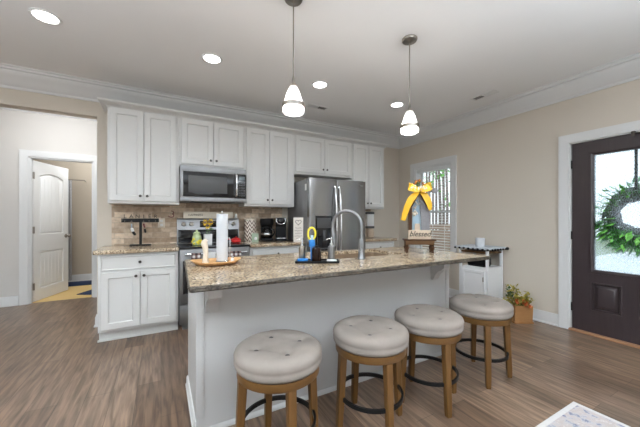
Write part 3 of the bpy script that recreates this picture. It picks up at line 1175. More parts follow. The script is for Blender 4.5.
def pendant(x, y, label):
    t = thing('pendant_lamp', label, 'pendant light', (x, y, CZ), group='pendant lamps over the island')
    MB().lathe([(.064, 0), (.064, -.010), (.058, -.020), (.02, -.026), (.008, -.034)], 28).build('canopy', M['nickel'], t)
    MB().cyl((0, 0, -.03), (0, 0, -.585), .0045).build('rod', M['nickel'], t)
    MB().lathe([(.005, -.535), (.009, -.56), (.012, -.585), (.024, -.608), (.026, -.618)], 20).build('socket_cap', M['nickel'], t)
    s = MB().lathe([(.024, -.612), (.034, -.63), (.050, -.675), (.063, -.72), (.071, -.755), (.0735, -.775), (.072, -.785), (.064, -.797), (.056, -.797), (.050, -.789), (.050, -.775)], 32, (0, 0), False, False).build('lamp_shade', shade_m, t, 60)
    MB().lathe([(.070, -.728), (.0775, -.730), (.079, -.757), (.0745, -.759), (.070, -.728)], 32, (0, 0), False, False).build('shade_band', M['nickel'], s, 50)
    MB().lathe([(.0725, -.7835), (.0740, -.785), (.0720, -.7875), (.0715, -.785), (.0725, -.7835)], 32, (0, 0), False, False).build('glass_rim', M['chrome'], s, 50)
    MB().sphere((0, 0, -.655), (.016, .016, .022)).build('bulb', bulb_m, t)
    l = D.lights.new('pendant_glow', 'POINT')
    l.energy = 13
    l.color = (1, .985, .96)
    l.shadow_soft_size = .035
    lo_ = D.objects.new('pendant_glow', l)
    COL.objects.link(lo_)
    lo_.parent = t
    lo_.location = (0, 0, -.745)


pendant(.80, 1.838, 'pendant lamp with white glass shade, the left and nearer one over the island')
pendant(1.845, 1.787, 'pendant lamp with white glass shade, the right one above the yellow bow')

can_e = emit('led_diffuser', (1, .985, .96), 9)
CANLAB = {(-.76, 2.905): 'round recessed ceiling light nearest the top left, above the hall opening side',
          (.425, 2.905): 'round recessed ceiling light second from left, in front of the stove',
          (1.58, 2.88): 'round recessed ceiling light just right of the left pendant lamp',
          (2.755, 2.89): 'round recessed ceiling light just left of the right pendant lamp'}


def can(x, y, label, power=17, group='recessed ceiling lights'):
    t = thing('ceiling_light', label, 'ceiling light', (x, y, CZ), group=group)
    MB().lathe([(.095, -.0005), (.094, -.005), (.078, -.008), (.074, -.004), (.074, -.0005)], 32, (0, 0), False, False).build('trim_ring', M['white'], t)
    MB().lathe([(.074, -.001), (.07, -.0045), (.04, -.006)], 28).build('diffuser', can_e, t)
    l = D.lights.new('can_light', 'SPOT')
    l.energy = power
    l.spot_size = math.radians(125)
    l.spot_blend = .8
    l.color = (.90, .95, 1)
    l.shadow_soft_size = .07
    o = D.objects.new('can_light', l)
    COL.objects.link(o)
    o.parent = t
    o.location = (0, 0, -.03)
    return t


for (x, y), lb in CANLAB.items():
    can(x, y, lb)


def flush_lamp(x, y, label, power):
    t = thing('flush_ceiling_lamp', label, 'ceiling light', (x, y, CZ))
    MB().lathe([(.15, -.0005), (.15, -.02), (.14, -.025), (.14, -.0005)], 30, (0, 0), False, False).build('rim', M['nickel'], t)
    MB().lathe([(.138, -.02), (.12, -.05), (.07, -.072), (.02, -.078)], 30, (0, 0), False, True).build('glass_bowl', shade_m, t)
    l = D.lights.new('flush_glow', 'POINT')
    l.energy = power
    l.color = (.92, .96, 1)
    l.shadow_soft_size = .12
    o = D.objects.new('flush_glow', l)
    COL.objects.link(o)
    o.parent = t
    o.location = (0, 0, -.22)


flush_lamp(-1.25, 4.7, 'round flush ceiling lamp in the hall behind the wide opening', 28)
flush_lamp(-1.0, 6.5, 'unseen flush ceiling lamp added to brighten the room beyond the hall door', 26)  # lamp out of view, added to brighten the far room
for x, y in ((-3.2, 2.9), (-2.0, .2), (2.6, .2), (.4, -.6), (-2.0, -2.0), (2.2, -2.2)):  # unseen ceiling lights added to raise the room's light level
    can(x, y, 'unseen round ceiling light added out of view to brighten the room', 14 if x < -1.9 else 24, 'added lights over the unseen living area')


def added_uplight(x, y, power, label):  # lamp added out of view, throwing light up to brighten the ceiling
    t = thing('added_floor_lamp', label, 'floor lamp', (x, y, 0), group='unseen uplights added to brighten the ceiling')
    MB().lathe([(.14, 0), (.14, .012), (.05, .025), (.012, .04)], 28).build('base', M['bronze'], t)
    MB().cyl((0, 0, .03), (0, 0, 1.72), .011).build('pole', M['bronze'], t)
    MB().lathe([(.012, 1.70), (.06, 1.725), (.12, 1.77), (.15, 1.82), (.146, 1.82), (.115, 1.775), (.05, 1.735)], 30, (0, 0), True, True).build('bowl_shade', M['white'], t)
    l = D.lights.new('uplight', 'SPOT')
    l.energy = power
    l.spot_size = math.radians(165)
    l.spot_blend = .6
    l.color = (.80, .91, 1)
    l.shadow_soft_size = .10
    o = D.objects.new('uplight', l)
    COL.objects.link(o)
    o.parent = t
    o.location = (0, 0, 1.85)
    o.rotation_euler = (PI, 0, 0)


added_uplight(-2.1, .1, 930, 'unseen bronze uplight added behind the camera to the left to brighten the ceiling')
added_uplight(1.6, -1.1, 520, 'unseen bronze uplight added behind the camera to the right to brighten the ceiling')


def vent(x, y, lx, ly, label):
    t = thing('air_vent', label, 'vent', (x, y, CZ), group='ceiling air vents')
    b = MB()
    b.box(-lx / 2, -ly / 2, -.008, -lx / 2 + .02, ly / 2, -.0005, .002).box(lx / 2 - .02, -ly / 2, -.008, lx / 2, ly / 2, -.0005, .002)
    b.box(-lx / 2 + .02, -ly / 2, -.008, lx / 2 - .02, -ly / 2 + .02, -.0005, .002).box(-lx / 2 + .02, ly / 2 - .02, -.008, lx / 2 - .02, ly / 2, -.0005, .002)
    b.build('frame', M['white'], t)
    MB().box(-lx / 2 + .02, -ly / 2 + .02, -.003, lx / 2 - .02, ly / 2 - .02, -.0008).build('duct_shade_plate', M['dkgrey'], t)  # dark grey plate standing in for the shade inside the duct
    b = MB()
    long_y = ly > lx
    L = (ly if long_y else lx) - .04
    k = int(L / .014)
    for i in range(k):
        p = -L / 2 + (i + .5) * L / k
        tilt = .0035 if i > k / 2 else -.0035
        q = [(p - tilt - .001, -.008), (p - tilt + .001, -.008), (p + tilt + .001, -.002), (p + tilt - .001, -.002)]
        w2 = (lx if long_y else ly) / 2 - .02
        b.prism(q, (lambda a, c, h: (h, a, c)) if long_y else (lambda a, c, h: (a, h, c)), -w2, w2)
    b.build('louvres', M['white'], t)


vent(3.485, 2.155, .12, .30, 'white ceiling air vent on the right, near the crown over the front door')
vent(1.86, 3.47, .30, .12, 'white ceiling air vent near the left pendant, above the fridge')


# ================================================================= WINDOW BLIND
bl = thing('window_blind', 'white horizontal slat blind hanging in the window', 'blind', (XW, WY0, WZ0))
w_, h_ = WY1 - WY0, WZ1 - WZ0
MB().box(.012, .028, h_ - .085, .072, w_ - .028, h_ - .027, .004).build('head_rail', M['blind'], bl)
b = MB()
k = 0
z = h_ - .11
while z > .075:
    lps = []
    for j, u in enumerate((-1, -.5, 0, .5, 1)):
        lps.append((.042 + u * .021, z + .0025 * (1 - u * u) + u * .002))
    p = lps + [(x, zz - .0022) for x, zz in lps[::-1]]
    b.prism(p, lambda a, c, h: (a, h, c), .03, w_ - .03)
    z -= .044
b.build('slats', M['blind'], bl)
MB().box(.022, .03, .040, .062, w_ - .03, .062, .003).build('bottom_rail', M['blind'], bl)
for y in (.14, w_ / 2, w_ - .14):
    MB().box(.0175, y - .004, .05, .0185, y + .004, h_ - .09).build('ladder_tape', M['blind'], bl)

# ================================================================= CART BY THE WALL
ct = thing('utility_cart', 'white kitchen cart with lower cupboard standing by the right wall', 'cart', (3.60, 2.18, 0))
cw, cd = .335, .40       # x depth, y width
for x, y in ((0, 0), (cw - .03, 0), (0, cd - .03), (cw - .03, cd - .03)):
    MB().box(x, y, 0, x + .03, y + .03, .835, .003).build('post', M['cart'], ct)
MB().box(-.03, -.03, .835, cw + .012, cd + .04, .852, .004).build('top_board', M['cart'], ct)
MB().box(.004, .031, .775, cw - .004, cd - .031, .800, .003).box(.031, .004, .775, cw - .031, .0305, .800, .003).build('wood_shelf', M['hutch'], ct)
# lower cupboard with a rounded upper edge
pr = [(cd - .031, .05), (.031, .05), (.031, .60), (cd - .09, .60)] + [(cd - .09 + .059 * math.sin(a), .541 + .059 * math.cos(a)) for a in [PI / 2 * k / 8 for k in range(1, 9)]]
cb_ = MB().prism([(a, z) for a, z in pr], lambda a, c, h: (h, a, c), .006, cw - .006)
cb_.build('cupboard', M['cart'], ct)
dd = MB()
dr_ = lambda i, x: [(x, .035 + i, .075 + i), (x, cd - .05 - i, .075 + i), (x, cd - .05 - i, .555 - i), (x, .035 + i, .555 - i)]
dd.loft([dr_(0, .0058), dr_(0, -.010), dr_(.002, -.012), dr_(.035, -.012), dr_(.042, -.005)])
dd = dd.build('cupboard_door', M['cart'], ct)
MB().box(-.024, .045, .42, -.012, .055, .48, .003).build('door_pull', M['nickel'], dd)
MB().box(.031, .006, .05, cw - .031, .02, .60).build('side_panel', M['cart'], ct)
b = MB().cyl((cw - .01, -.055, .838), (cw - .01, cd + .04, .838), .008)
b.build('towel_bar', M['cart'], ct)
MB().sphere((cw - .01, -.06, .838), .020).build('bar_end_knob', M['black'], ct)
# cloth with dark pompoms on the cart top
rn = thing('table_runner', 'grey-blue cloth with black pompom trim draped over the white cart', 'cloth', (3.60, 2.18, .8525))
b = MB()
o_ = .036
b.box(-o_, -o_, 0, cw + .016, cd + .045, .004, .0015)
b.box(-o_ - .003, -o_, -.022, -o_, cd + .045, .003, .001).box(-o_, -o_ - .003, -.022, cw + .016, -o_, .003, .001)
b.build('cloth', M['runner'], rn)
for k in range(8):
    MB().sphere((-o_ - .010, -o_ + .01 + k * .065, -.020), (.014, .017, .013)).build('pompom', M['black'], rn)
for k in range(1, 7):
    MB().sphere((-o_ + k * .058, -o_ - .010, -.020), (.012, .012, .012)).build('pompom', M['black'], rn)
pr_ = thing('toilet_roll', 'short white paper roll standing on the cloth of the white cart', 'paper roll', (3.735, 2.365, .857))
MB().lathe([(.022, 0), (.056, 0), (.058, .004), (.058, .106), (.056, .110), (.022, .110), (.022, 0)], 28, (0, 0), False, False).build('paper', M['paper'], pr_)
MB().lathe([(.0218, .001), (.0218, .109), (.020, .109), (.020, .001), (.0218, .001)], 20, (0, 0), False, False).build('core_tube', M['tan'], pr_)
# toaster
to = thing('toaster', 'black toaster on the shelf of the white cart', 'toaster', (3.615, 2.235, .601))
MB().box(.0, .0, .012, .16, .24, .135, .02).box(.01, .01, 0, .15, .23, .014, .002).build('body', M['black'], to)
MB().box(.04, .03, .1345, .065, .21, .137).box(.095, .03, .1345, .12, .21, .137).build('slots', M['dkgrey'], to)
MB().box(.06, -.018, .07, .10, .002, .085, .004).build('lever', M['dkgrey'], to)

# ================================================================= PLANTER
pl = thing('planter_box', 'square wooden planter on the floor between white cart and front door', 'planter', (3.752, 1.893, 0), -math.radians(28.75))
b = MB()
rq = lambda k, z: [(-.105 - k, -.085 - k, z), (.105 + k, -.085 - k, z), (.105 + k, .085 + k, z), (-.105 - k, .085 + k, z)]
b.loft([rq(-.004, .012), rq(.0, .16), rq(.0, .205), rq(-.014, .205), rq(-.016, .13)])
b.build('box', M['planter'], pl)
MB().box(-.112, -.092, 0, .112, .092, .018, .004).build('base_board', M['planter'], pl)
pt = thing('potted_plant', 'bushy yellow-green autumn plant with orange blooms in the wooden planter', 'plant', (3.752, 1.893, .13), -math.radians(28.75))


def leaf(b, p, d, L, w, rnd):
    d = Vector(d).normalized()
    s = d.cross(Vector((rnd.uniform(-.4, .4), rnd.uniform(-.4, .4), 1))).normalized()
    nrm = s.cross(d)
    p = Vector(p)
    m = p + d * L * .5 - nrm * L * .06
    e = p + d * L
    a, c = m + s * w, m - s * w
    t = -nrm * .0012
    v = [b.bm.verts.new(q) for q in (p, a, e, c, m + nrm * w * .25)]
    for i, j in ((0, 1), (1, 2), (2, 3), (3, 0)):
        b.bm.faces.new((v[i], v[j], v[4]))


rnd = random.Random(11)
b = MB()
stems = MB()
for k in range(22):
    a = rnd.uniform(0, 2 * PI)
    lean = rnd.uniform(.02, .13)
    h = rnd.uniform(.10, .25) * (1.15 if math.cos(a) < 0 else .8)
    p0 = Vector((math.cos(a) * .04, math.sin(a) * .04, 0))
    p1 = Vector((math.cos(a) * (.04 + lean) - .02, math.sin(a) * (.03 + lean * .6), h))
    stems.tube([p0, (p0 + p1) / 2 + Vector((0, 0, .03)), p1], .0025, 5)
    for q in range(20):
        u = rnd.uniform(.25, 1.05)
        p = p0.lerp(p1, u) + Vector((0, 0, .02))
        dr = Vector((rnd.uniform(-1, 1), rnd.uniform(-1, 1), rnd.uniform(-.5, .9)))
        leaf(b, p, dr, rnd.uniform(.03, .055), rnd.uniform(.010, .017), rnd)
b.build('foliage', M['leafy'], pt, 0)
stems.build('stems', M['leafd'], pt)
b = MB()
for k in range(40):
    leaf(b, (-.10 + rnd.uniform(-.03, .03), rnd.uniform(-.03, .05), .20 + rnd.uniform(-.05, .06)), (rnd.uniform(-1, .6), rnd.uniform(-1, 1), rnd.uniform(-.2, 1)), .045, .014, rnd)
b.build('dark_foliage', M['leafd'], pt, 0)
for k in range(7):
    c = (rnd.uniform(-.08, .10), rnd.uniform(-.12, -.07), rnd.uniform(.08, .14))
    b = MB().sphere(c, .011, 8, 6)
    for q in range(6):
        a = q * PI / 3
        leaf(b, c, (math.cos(a), -.3, math.sin(a)), .030, .012, rnd)
    b.build('blossom', M['orange'], pt)

# ================================================================= RUGS
rg_ = thing('area_rug', 'faded blue-grey and cream patterned rug on the plank floor, bottom right', 'rug', (.75, -.75, 0))
MB().box(.03, .03, .0, 1.625, 1.60, .009, .003).build('pile', M['rug'], rg_)
b = MB()
b.box(0, 0, 0, 1.655, .03, .008, .002).box(0, 1.60, 0, 1.655, 1.63, .008, .002).box(0, .03, 0, .03, 1.60, .008, .002).box(1.625, .03, 0, 1.655, 1.60, .008, .002)
b.build('border', M['rugedge'], rg_)
tag(MB().box(-2.3, 6.76, .0, -.3, 7.19, .012, .004).build('bath_mat', M['navy']), 'navy blue mat along the far wall beyond the hall door', 'mat')
o = MB().box(-.35, -.3, .0, .45, .3, .012, .004).build('bath_mat', M['navy'], loc=(-.76, 6.14, 0))
o.rotation_euler = (0, 0, math.radians(62))
tag(o, 'navy blue mat corner showing at the right edge of the hall doorway', 'mat')
ctn = MB()
n = 24
zz = lambda k: 7.06 + .018 * math.sin(k * 1.9)
lp = [(-1.72 + .24 * k / n, zz(k)) for k in range(n + 1)]
ctn.loft([[(x, y, z) for x, y in lp] + [(x, y + .006, z) for x, y in lp[::-1]] for z in (.06, 1.95)])
ct_ = thing('curtain', 'grey printed curtain hanging in the far room beside the open white door', 'curtain', (0, 0, 0))
ctn.build('cloth', M['curtain'], ct_)
MB().cyl((-1.74, 7.06, 1.96), (-1.28, 7.06, 1.96), .009).cyl((-1.72, 7.06, 1.96), (-1.72, 7.25, 1.96), .007).cyl((-1.30, 7.06, 1.96), (-1.30, 7.25, 1.96), .007).build('curtain_rod', M['nickel'], ct_)

# ================================================================= ISLAND ITEMS
CZT = .9145
CR = -YAW
# bowl / tray
ty = thing('wooden_tray', 'oval honey-coloured wooden tray on the left end of the island top', 'tray', (.330, 2.060, CZT), -.06)
b = MB()
E_ = lambda rx, ry_, z, n=40: [(rx * math.cos(2 * PI * i / n), ry_ * math.sin(2 * PI * i / n), z + .010 * abs(math.cos(2 * PI * i / n)) ** 3 * (z > .012)) for i in range(n)]
b.loft([E_(.10, .07, 0), E_(.125, .092, .004), E_(.150, .115, .014), E_(.162, .127, .024), E_(.158, .124, .026), E_(.140, .108, .016), E_(.115, .085, .0095), E_(.05, .035, .0085)])
b.build('tray', M['bowl'], ty)
# paper towel stand + roll
ph = thing('paper_towel_holder', 'slim steel paper towel holder standing in the wooden tray', 'paper towel holder', (.372, 2.085, CZT + .0092), CR)
MB().lathe([(.044, 0), (.044, .006), (.040, .009), (.006, .010)], 24).build('base', M['chrome'], ph)
MB().lathe([(.005, .009), (.004, .338), (.0055, .342), (.006, .347), (.004, .352), (.001, .353)], 14).build('rod', M['chrome'], ph)
MB().tube([(.041, 0, .006), (.052, 0, .02), (.054, 0, .12), (.054, 0, .155), (.050, 0, .165), (.044, 0, .166)], .0028, 8).build('side_arm', M['chrome'], ph)
pr2 = thing('paper_towel_roll', 'tall slim white paper towel roll on the holder in the wooden tray', 'paper towel roll', (.372, 2.085, CZT + .020), CR)
MB().lathe([(.0185, 0), (.0365, 0), (.0375, .003), (.0375, .317), (.0365, .320), (.0185, .320), (.0185, 0)], 32, (0, 0), False, False).build('paper', M['paper'], pr2)
MB().lathe([(.0183, .001), (.0183, .319), (.0165, .319), (.0165, .001), (.0183, .001)], 18, (0, 0), False, False).build('core_tube', M['tan'], pr2)
# pale wood figurine
fg = thing('wooden_figurine', 'pale curved wooden figurine standing at the left of the wooden tray', 'figurine', (.262, 2.085, CZT + .0092), CR)
b = MB()
b.tube([(.002, 0, .0), (.002, 0, .006), (.001, 0, .02), (.004, 0, .06), (.001, 0, .10), (-.006, 0, .128), (-.004, 0, .142), (.006, 0, .152), (.014, 0, .148)], [.020, .021, .019, .0165, .0185, .0215, .020, .015, .007], 14)
b.build('body', M['pale'], fg)
b = MB().lathe([(.020, 0), (.020, .004), (.016, .006)], 18)
b.build('base', M['pale'], fg)
sk = thing('salt_shaker', 'tiny glass and steel shaker in the wooden tray, right of the paper towel', 'shaker', (.430, 2.03, CZT + .0105), CR)
MB().lathe([(.010, 0), (.012, .004), (.010, .026), (.009, .028)], 14).build('jar', M['white'], sk)
MB().lathe([(.0095, .028), (.0095, .036), (.005, .040)], 14).build('cap', M['chrome'], sk)
# caddy tray with soap things
cd_ = thing('sink_caddy_tray', 'long black tray holding the soap bottles in front of the island sink', 'tray', (.968, 1.805, CZT), CR)
b = MB()
R4 = lambda x, y, z: [(-x, -y, z), (x, -y, z), (x, y, z), (-x, y, z)]
b.loft([R4(.146, .056, 0), R4(.152, .061, .004), R4(.152, .061, .016), R4(.147, .056, .016), R4(.145, .054, .007)])
b.build('tray', M['black'], cd_)


def on_caddy(u, v=0.0, z=.0075):
    c_, s_ = math.cos(CR), math.sin(CR)
    return (.968 + u * c_ - v * s_, 1.805 + u * s_ + v * c_, CZT + z)


def pump(u, v, label, m, h=.108):
    t = thing('soap_dispenser', label, 'soap dispenser', on_caddy(u, v), CR, 'soap dispensers in the black tray')
    MB().lathe([(.023, 0), (.025, .003), (.025, h - .02), (.023, h - .008), (.013, h)], 22).build('bottle', m, t)
    MB().lathe([(.013, h), (.013, h + .014), (.006, h + .018), (.0045, h + .04), (.009, h + .042), (.009, h + .052), (.003, h + .055)], 16).build('pump', M['chrome'], t)
    MB().tube([(0, 0, h + .047), (-.02, 0, h + .048), (-.036, 0, h + .040)], [.0045, .004, .003], 8).build('nozzle', M['chrome'], t)


pump(-.108, .022, 'steel soap dispenser at the left end of the black tray, behind the blue sponge', M['nickel'])
pump(.100, -.006, 'steel soap dispenser at the right end of the black tray, nearest the faucet', M['steel'], .112)
am = thing('soap_bottle', 'dark amber soap bottle in the middle of the black tray', 'bottle', on_caddy(-.005, -.015), CR)
MB().lathe([(.031, 0), (.033, .004), (.033, .082), (.029, .096), (.012, .102)], 24).build('bottle', M['amber'], am)
MB().lathe([(.012, .104), (.012, .112)], 14).build('cap', M['black'], am)
br = thing('dish_brush', 'blue dish brush with a yellow loop handle behind the amber bottle', 'brush', on_caddy(-.040, .034), CR)
b = MB()
lp = [(.027 * math.cos(2 * PI * k / 24), .0, .192 + .044 * math.sin(2 * PI * k / 24)) for k in range(24)]
b.tube(lp, .007, 8, closed=True)
b.build('handle_loop', M['yellowp'], br)
MB().box(-.020, -.016, .10, .024, .016, .150, .006).tube([(0, 0, 0), (0, 0, .10)], .008, 10).build('brush_head', M['blue'], br)
MB().box(-.008, -.01, .150, .012, .01, .182, .003).build('clear_neck', M['bluepale'], br)
tag(MB().box(-.036, -.020, 0, .036, .020, .022, .005).build('sponge', M['blue'], loc=on_caddy(-.100, -.028)), 'blue sponge at the left front of the black tray', 'sponge')
D.objects['sponge'].rotation_euler = (0, 0, CR)
tag(MB().box(-.034, -.011, 0, .034, .010, .018, .003).build('soap_dish', M['white'], loc=on_caddy(.100, -.042)), 'small pale dish in front of the right soap dispenser on the black tray', 'dish')
D.objects['soap_dish'].rotation_euler = (0, 0, CR)

# blessed house on its riser
BR = math.radians(-37)
rs = thing('wooden_riser', 'small antique wooden riser with turned feet on the island top', 'riser', (2.085, 1.905, CZT), BR)
MB().box(-.140, -.065, .108, .140, .065, .122, .003).build('top_board', M['brownwood'], rs)
MB().box(-.125, -.055, .072, .125, .055, .108, .003).build('apron', M['hutch'], rs)
for sx in (-1, 1):
    for sy in (-1, 1):
        MB().lathe([(.010, 0), (.014, .006), (.009, .018), (.016, .034), (.018, .05), (.011, .062), (.016, .0718)], 14, (sx * .112, sy * .042)).build('foot', M['brownwood'], rs)
ho = thing('house_decoration', 'open wooden house decoration on the riser, lettered and tied with a yellow bow', 'decoration', (2.085, 1.905, CZT + .1225), BR)
MB().box(-.098, -.032, 0, .098, .032, .008).build('base', M['tan'], ho)
sb = MB().box(-.100, -.040, .0, .100, -.0325, .082, .002).build('sign_board', M['tan'], ho)
text_mesh('blessed', .068, M['ink'], sb, 'lettering', T((0, -.0408, .046)) @ FACE_S, .0008, .35, .92, 'CENTER', .0009)
MB().box(-.096, -.026, .008, -.066, .026, .300).build('left_post', M['brownwood'], ho)
MB().prism([(.028, .008), (.092, .008), (.092, .28), (.03, .44), (-.012, .44), (.010, .30)], lambda a, c, h: (a, h, c), -.012, .016).build('grey_panel', M['greyrib'], ho)
b = MB()
b.prism([(-.098, .285), (-.070, .285), (.014, .440), (0, .462)], lambda a, c, h: (a, h, c), -.028, .028)
b.prism([(.098, .285), (.070, .285), (-.014, .440), (0, .462)], lambda a, c, h: (a, h, c), -.0275, .0275)
b.build('roof', M['brownwood'], ho)
MB().prism([(-.062, .008), (.026, .008), (.012, .30), (-.014, .40), (-.050, .32)], lambda a, c, h: (a, h, c), .0165, .022).build('back_card', M['bluepale'], ho)
MB().prism([(-.040, .008), (.016, .008), (.010, .14), (-.034, .14)], lambda a, c, h: (a, h, c), .006, .014).build('tan_figure', M['tan'], ho)
b = MB()
rnd = random.Random(4)
for c in ((-.052, -.01, .235), (-.035, -.012, .25), (-.022, -.01, .235), (-.04, -.012, .222)):
    b.sphere(c, .013, 8, 6)
b.build('cream_flower', M['cream'], ho)
b = MB()
for k in range(16):
    b.sphere((rnd.uniform(-.045, .012), rnd.uniform(.0, .014), rnd.uniform(.26, .37)), rnd.uniform(.005, .010), 8, 5)
b.build('pale_blooms', M['cream'], ho)


def ribbon(pts, w, th=.002, wdir=(1, 0, 0)):
    b = MB()
    lps = []
    for i, p in enumerate(pts):
        p = Vector(p)
        ww = w[i] if isinstance(w, (list, tuple)) else w
        t_ = (Vector(pts[min(i + 1, len(pts) - 1)]) - Vector(pts[max(i - 1, 0)])).normalized()
        wd = Vector(wdir)
        wd = (wd - t_ * wd.dot(t_)).normalized()
        nn = t_.cross(wd).normalized()
        lps.append([p - wd * ww - nn * th, p + wd * ww - nn * th, p + wd * ww + nn * th, p - wd * ww + nn * th])
    return b.loft(lps)


bw = thing('yellow_bow', 'large yellow satin bow with long tails tied on the wooden house decoration', 'bow', (2.085, 1.905, CZT + .1225), BR)
y0 = -.045
ribbon([(-.015, y0, .425), (-.05, y0 - .015, .40), (-.085, y0 - .018, .355), (-.115, y0 - .012, .29), (-.135, y0 - .008, .225), (-.148, y0, .17)], [.018, .027, .030, .027, .025, .020], wdir=(1, 0, .35)).build('tail', M['yellow'], bw)
ribbon([(.01, y0, .425), (.04, y0 - .014, .40), (.066, y0 - .016, .355), (.082, y0 - .010, .31), (.090, y0 - .006, .262)], [.018, .027, .028, .022, .012], wdir=(1, 0, -.35)).build('tail', M['yellow'], bw)
for sgn, ln in ((-1, .098), (1, .088)):
    pts = []
    for k in range(13):
        a = 2 * PI * k / 12
        pts.append((sgn * ln * .5 * (1 - math.cos(a)), y0 - .012 + .016 * math.sin(a), .445 + .012 * math.sin(a) + .035 * (1 - math.cos(a)) * .5))
    ribbon(pts, [.010, .015, .022, .028, .031, .033, .033, .033, .031, .028, .022, .015, .010], wdir=(0, .3, 1)).build('loop', M['yellow'], bw)
MB().sphere((0, y0 - .018, .445), (.018, .014, .018)).build('knot', M['yellow'], bw)
ribbon([(.02, y0 + .02, .455), (.07, y0 + .018, .452), (.13, y0 + .014, .440), (.155, y0 + .012, .425)], .022, wdir=(0, .2, 1)).build('grey_ribbon', M['greyrib'], bw)
b = MB()
rnd = random.Random(9)
for k in range(34):
    c = (rnd.uniform(-.08, .07), y0 - .02 + rnd.uniform(-.006, .012), .45 + rnd.uniform(-.012, .035))
    b.sphere(c, rnd.uniform(.006, .011), 8, 5)
b.build('cream_blooms', M['cream'], bw)
for c, r in (((-.03, y0 + .01, .520), .028), ((.0, y0 + .012, .528), .024), ((-.045, y0 + .008, .495), .022), ((.03, y0 + .01, .505), .018)):
    b = MB().sphere(c, r * .45, 10, 8)
    for q in range(10):
        a = q * PI / 5
        leaf(b, c, (math.cos(a), -.35, math.sin(a)), r, r * .3, rnd)
    b.build('autumn_flower', mat('rust_petals', (.42, .15, .02), .7, var=.3, scale=40), bw)
b = MB()
for k in range(16):
    leaf(b, (rnd.uniform(-.07, .06), y0 + .004, .47 + rnd.uniform(0, .04)), (rnd.uniform(-1, 1), -.2, rnd.uniform(-.2, 1)), .04, .011, rnd)
b.build('leaves', M['leafd'], bw)

# ================================================================= BACK COUNTER ITEMS
# key rack
kr = thing('key_rack', 'black countertop key rack with raised letters on the left counter', 'key rack', (-.205, 3.93, CZT))
MB().box(-.105, -.05, 0, .105, .05, .014, .004).build('base', M['black'], kr)
MB().box(-.014, -.012, .014, .014, .012, .292, .003).build('post', M['black'], kr)
MB().box(-.185, -.014, .268, .185, .012, .312, .003).build('crossbar', M['black'], kr)
for i, ch in enumerate('LANIER'):
    text_mesh(ch, .060, M['ink'], kr, 'letter', T((-.150 + i * .060, .0, .334)) @ FACE_S, .004)
for x in (-.15, -.085, .03, .085, .15):
    MB().tube([(x, -.014, .288), (x, -.026, .284), (x, -.034, .276), (x, -.036, .286)], .002, 6).build('hook', M['nickel'], kr)


def keys(x, label, items, L):
    t = thing('key_ring', label, 'keys', (-.205 + x, 3.93 - .034, CZT + .277), group='keys on the key rack')
    n = 18
    MB().tube([(.012 * math.sin(2 * PI * k / n), 0, -.013 + .012 * math.cos(2 * PI * k / n)) for k in range(n)], .0014, 6, closed=True).build('ring', M['nickel'], t)
    for nm, m, x0_, z0_, x1_, z1_, th in items:
        a, c = Vector((x0_, 0, z0_)), Vector((x1_, 0, z1_))
        MB().tube([a, a.lerp(c, .15), a.lerp(c, .85), c], [th * .6, th, th, th * .5], 8).build(nm, m, t)
    return t


keys(-.085, 'bunch of keys with white tag and dark fob, left on the key rack',
     [('strap', M['bluepale'], 0, -.025, .0, -.075, .006), ('white_tag', M['white'], .0, -.075, .012, -.115, .016), ('fob', M['black'], .01, -.115, .038, -.155, .014)], .1)
keys(.030, 'dark red cord and fob hanging beside the key rack post',
     [('cord', M['darkred'], .0, -.022, .012, -.072, .009), ('fob', M['black'], .012, -.085, .020, -.13, .011)], .1)


def outlet(name, x, y, z, w, h, label):
    t = thing(name, label, 'wall outlet', (x, y, z))
    MB().box(-w / 2, -.005, -h / 2, w / 2, -.0003, h / 2, .002).build('plate', M['cream'], t)
    for s in (-1, 1):
        MB().box(-.016, -.0065, s * h * .22 - .014, .016, -.0045, s * h * .22 + .014, .002).build('socket', M['white'], t)
    return t


outlet('wall_outlet', .005, YW - .0125, 1.172, .075, .115, 'cream wall outlet on the stone tile, right of the key rack')
hk = MB()
pts = [(.0, 0, .035)] + [(.026 * math.cos(a), 0, .017 + .019 * math.sin(a)) for a in [math.radians(100 - 20 * k) for k in range(9)]] + [(.030 * math.cos(a), 0, -.020 + .021 * math.sin(a)) for a in [math.radians(70 - 20 * k) for k in range(13)]]
hk.tube(pts, .005, 8)
tag(hk.build('wall_hook', M['darkred'], loc=(.115, YW - .02, 1.285)), 'small dark red curled ornament on the tile, left of the stove', 'ornament')

# things on the stove
sg = thing('wooden_sign', 'long cream wooden sign with lettering on top of the stove back', 'sign', (.555, 4.045, 1.2285))
MB().box(-.305, -.010, 0, .305, .010, .086, .002).build('board', M['cream'], sg)
text_mesh('HAPPINESS', .036, M['inkb'], sg, 'lettering', T((-.165, -.0108, .043)) @ FACE_S, .0006, 0, 1.0)
sh = thing('salt_shaker', 'small white shaker on the stove back, right of the long sign', 'shaker', (.905, 4.05, 1.2285))
MB().lathe([(.018, 0), (.020, .004), (.016, .05), (.012, .062)], 16).build('jar', M['white'], sh)
MB().lathe([(.012, .062), (.011, .07), (.004, .075)], 14).build('cap', M['tan'], sh)
zc = .9168
jr = thing('floral_jar', 'green and yellow floral jar on the left of the stove top', 'jar', (.365, 3.63, zc))
MB().lathe([(.034, 0), (.048, .006), (.051, .05), (.048, .095), (.036, .128)], 24).build('jar', M['jar'], jr)
MB().lathe([(.038, .128), (.040, .138), (.030, .152), (.010, .159), (.012, .172), (.004, .178)], 20).build('lid', M['jar'], jr)
rnd = random.Random(21)
b = MB()
for k in range(9):
    a = -PI / 2 + rnd.uniform(-1.3, 1.3)
    z = rnd.uniform(.02, .09)
    b.sphere((.050 * math.cos(a), .050 * math.sin(a), z), (.014, .008, .014), 8, 6)
b.build('yellow_flower_relief', M['yellowp'], jr)
vs = thing('square_vase', 'square white vase on the middle of the stove top', 'vase', (.485, 3.63, zc))
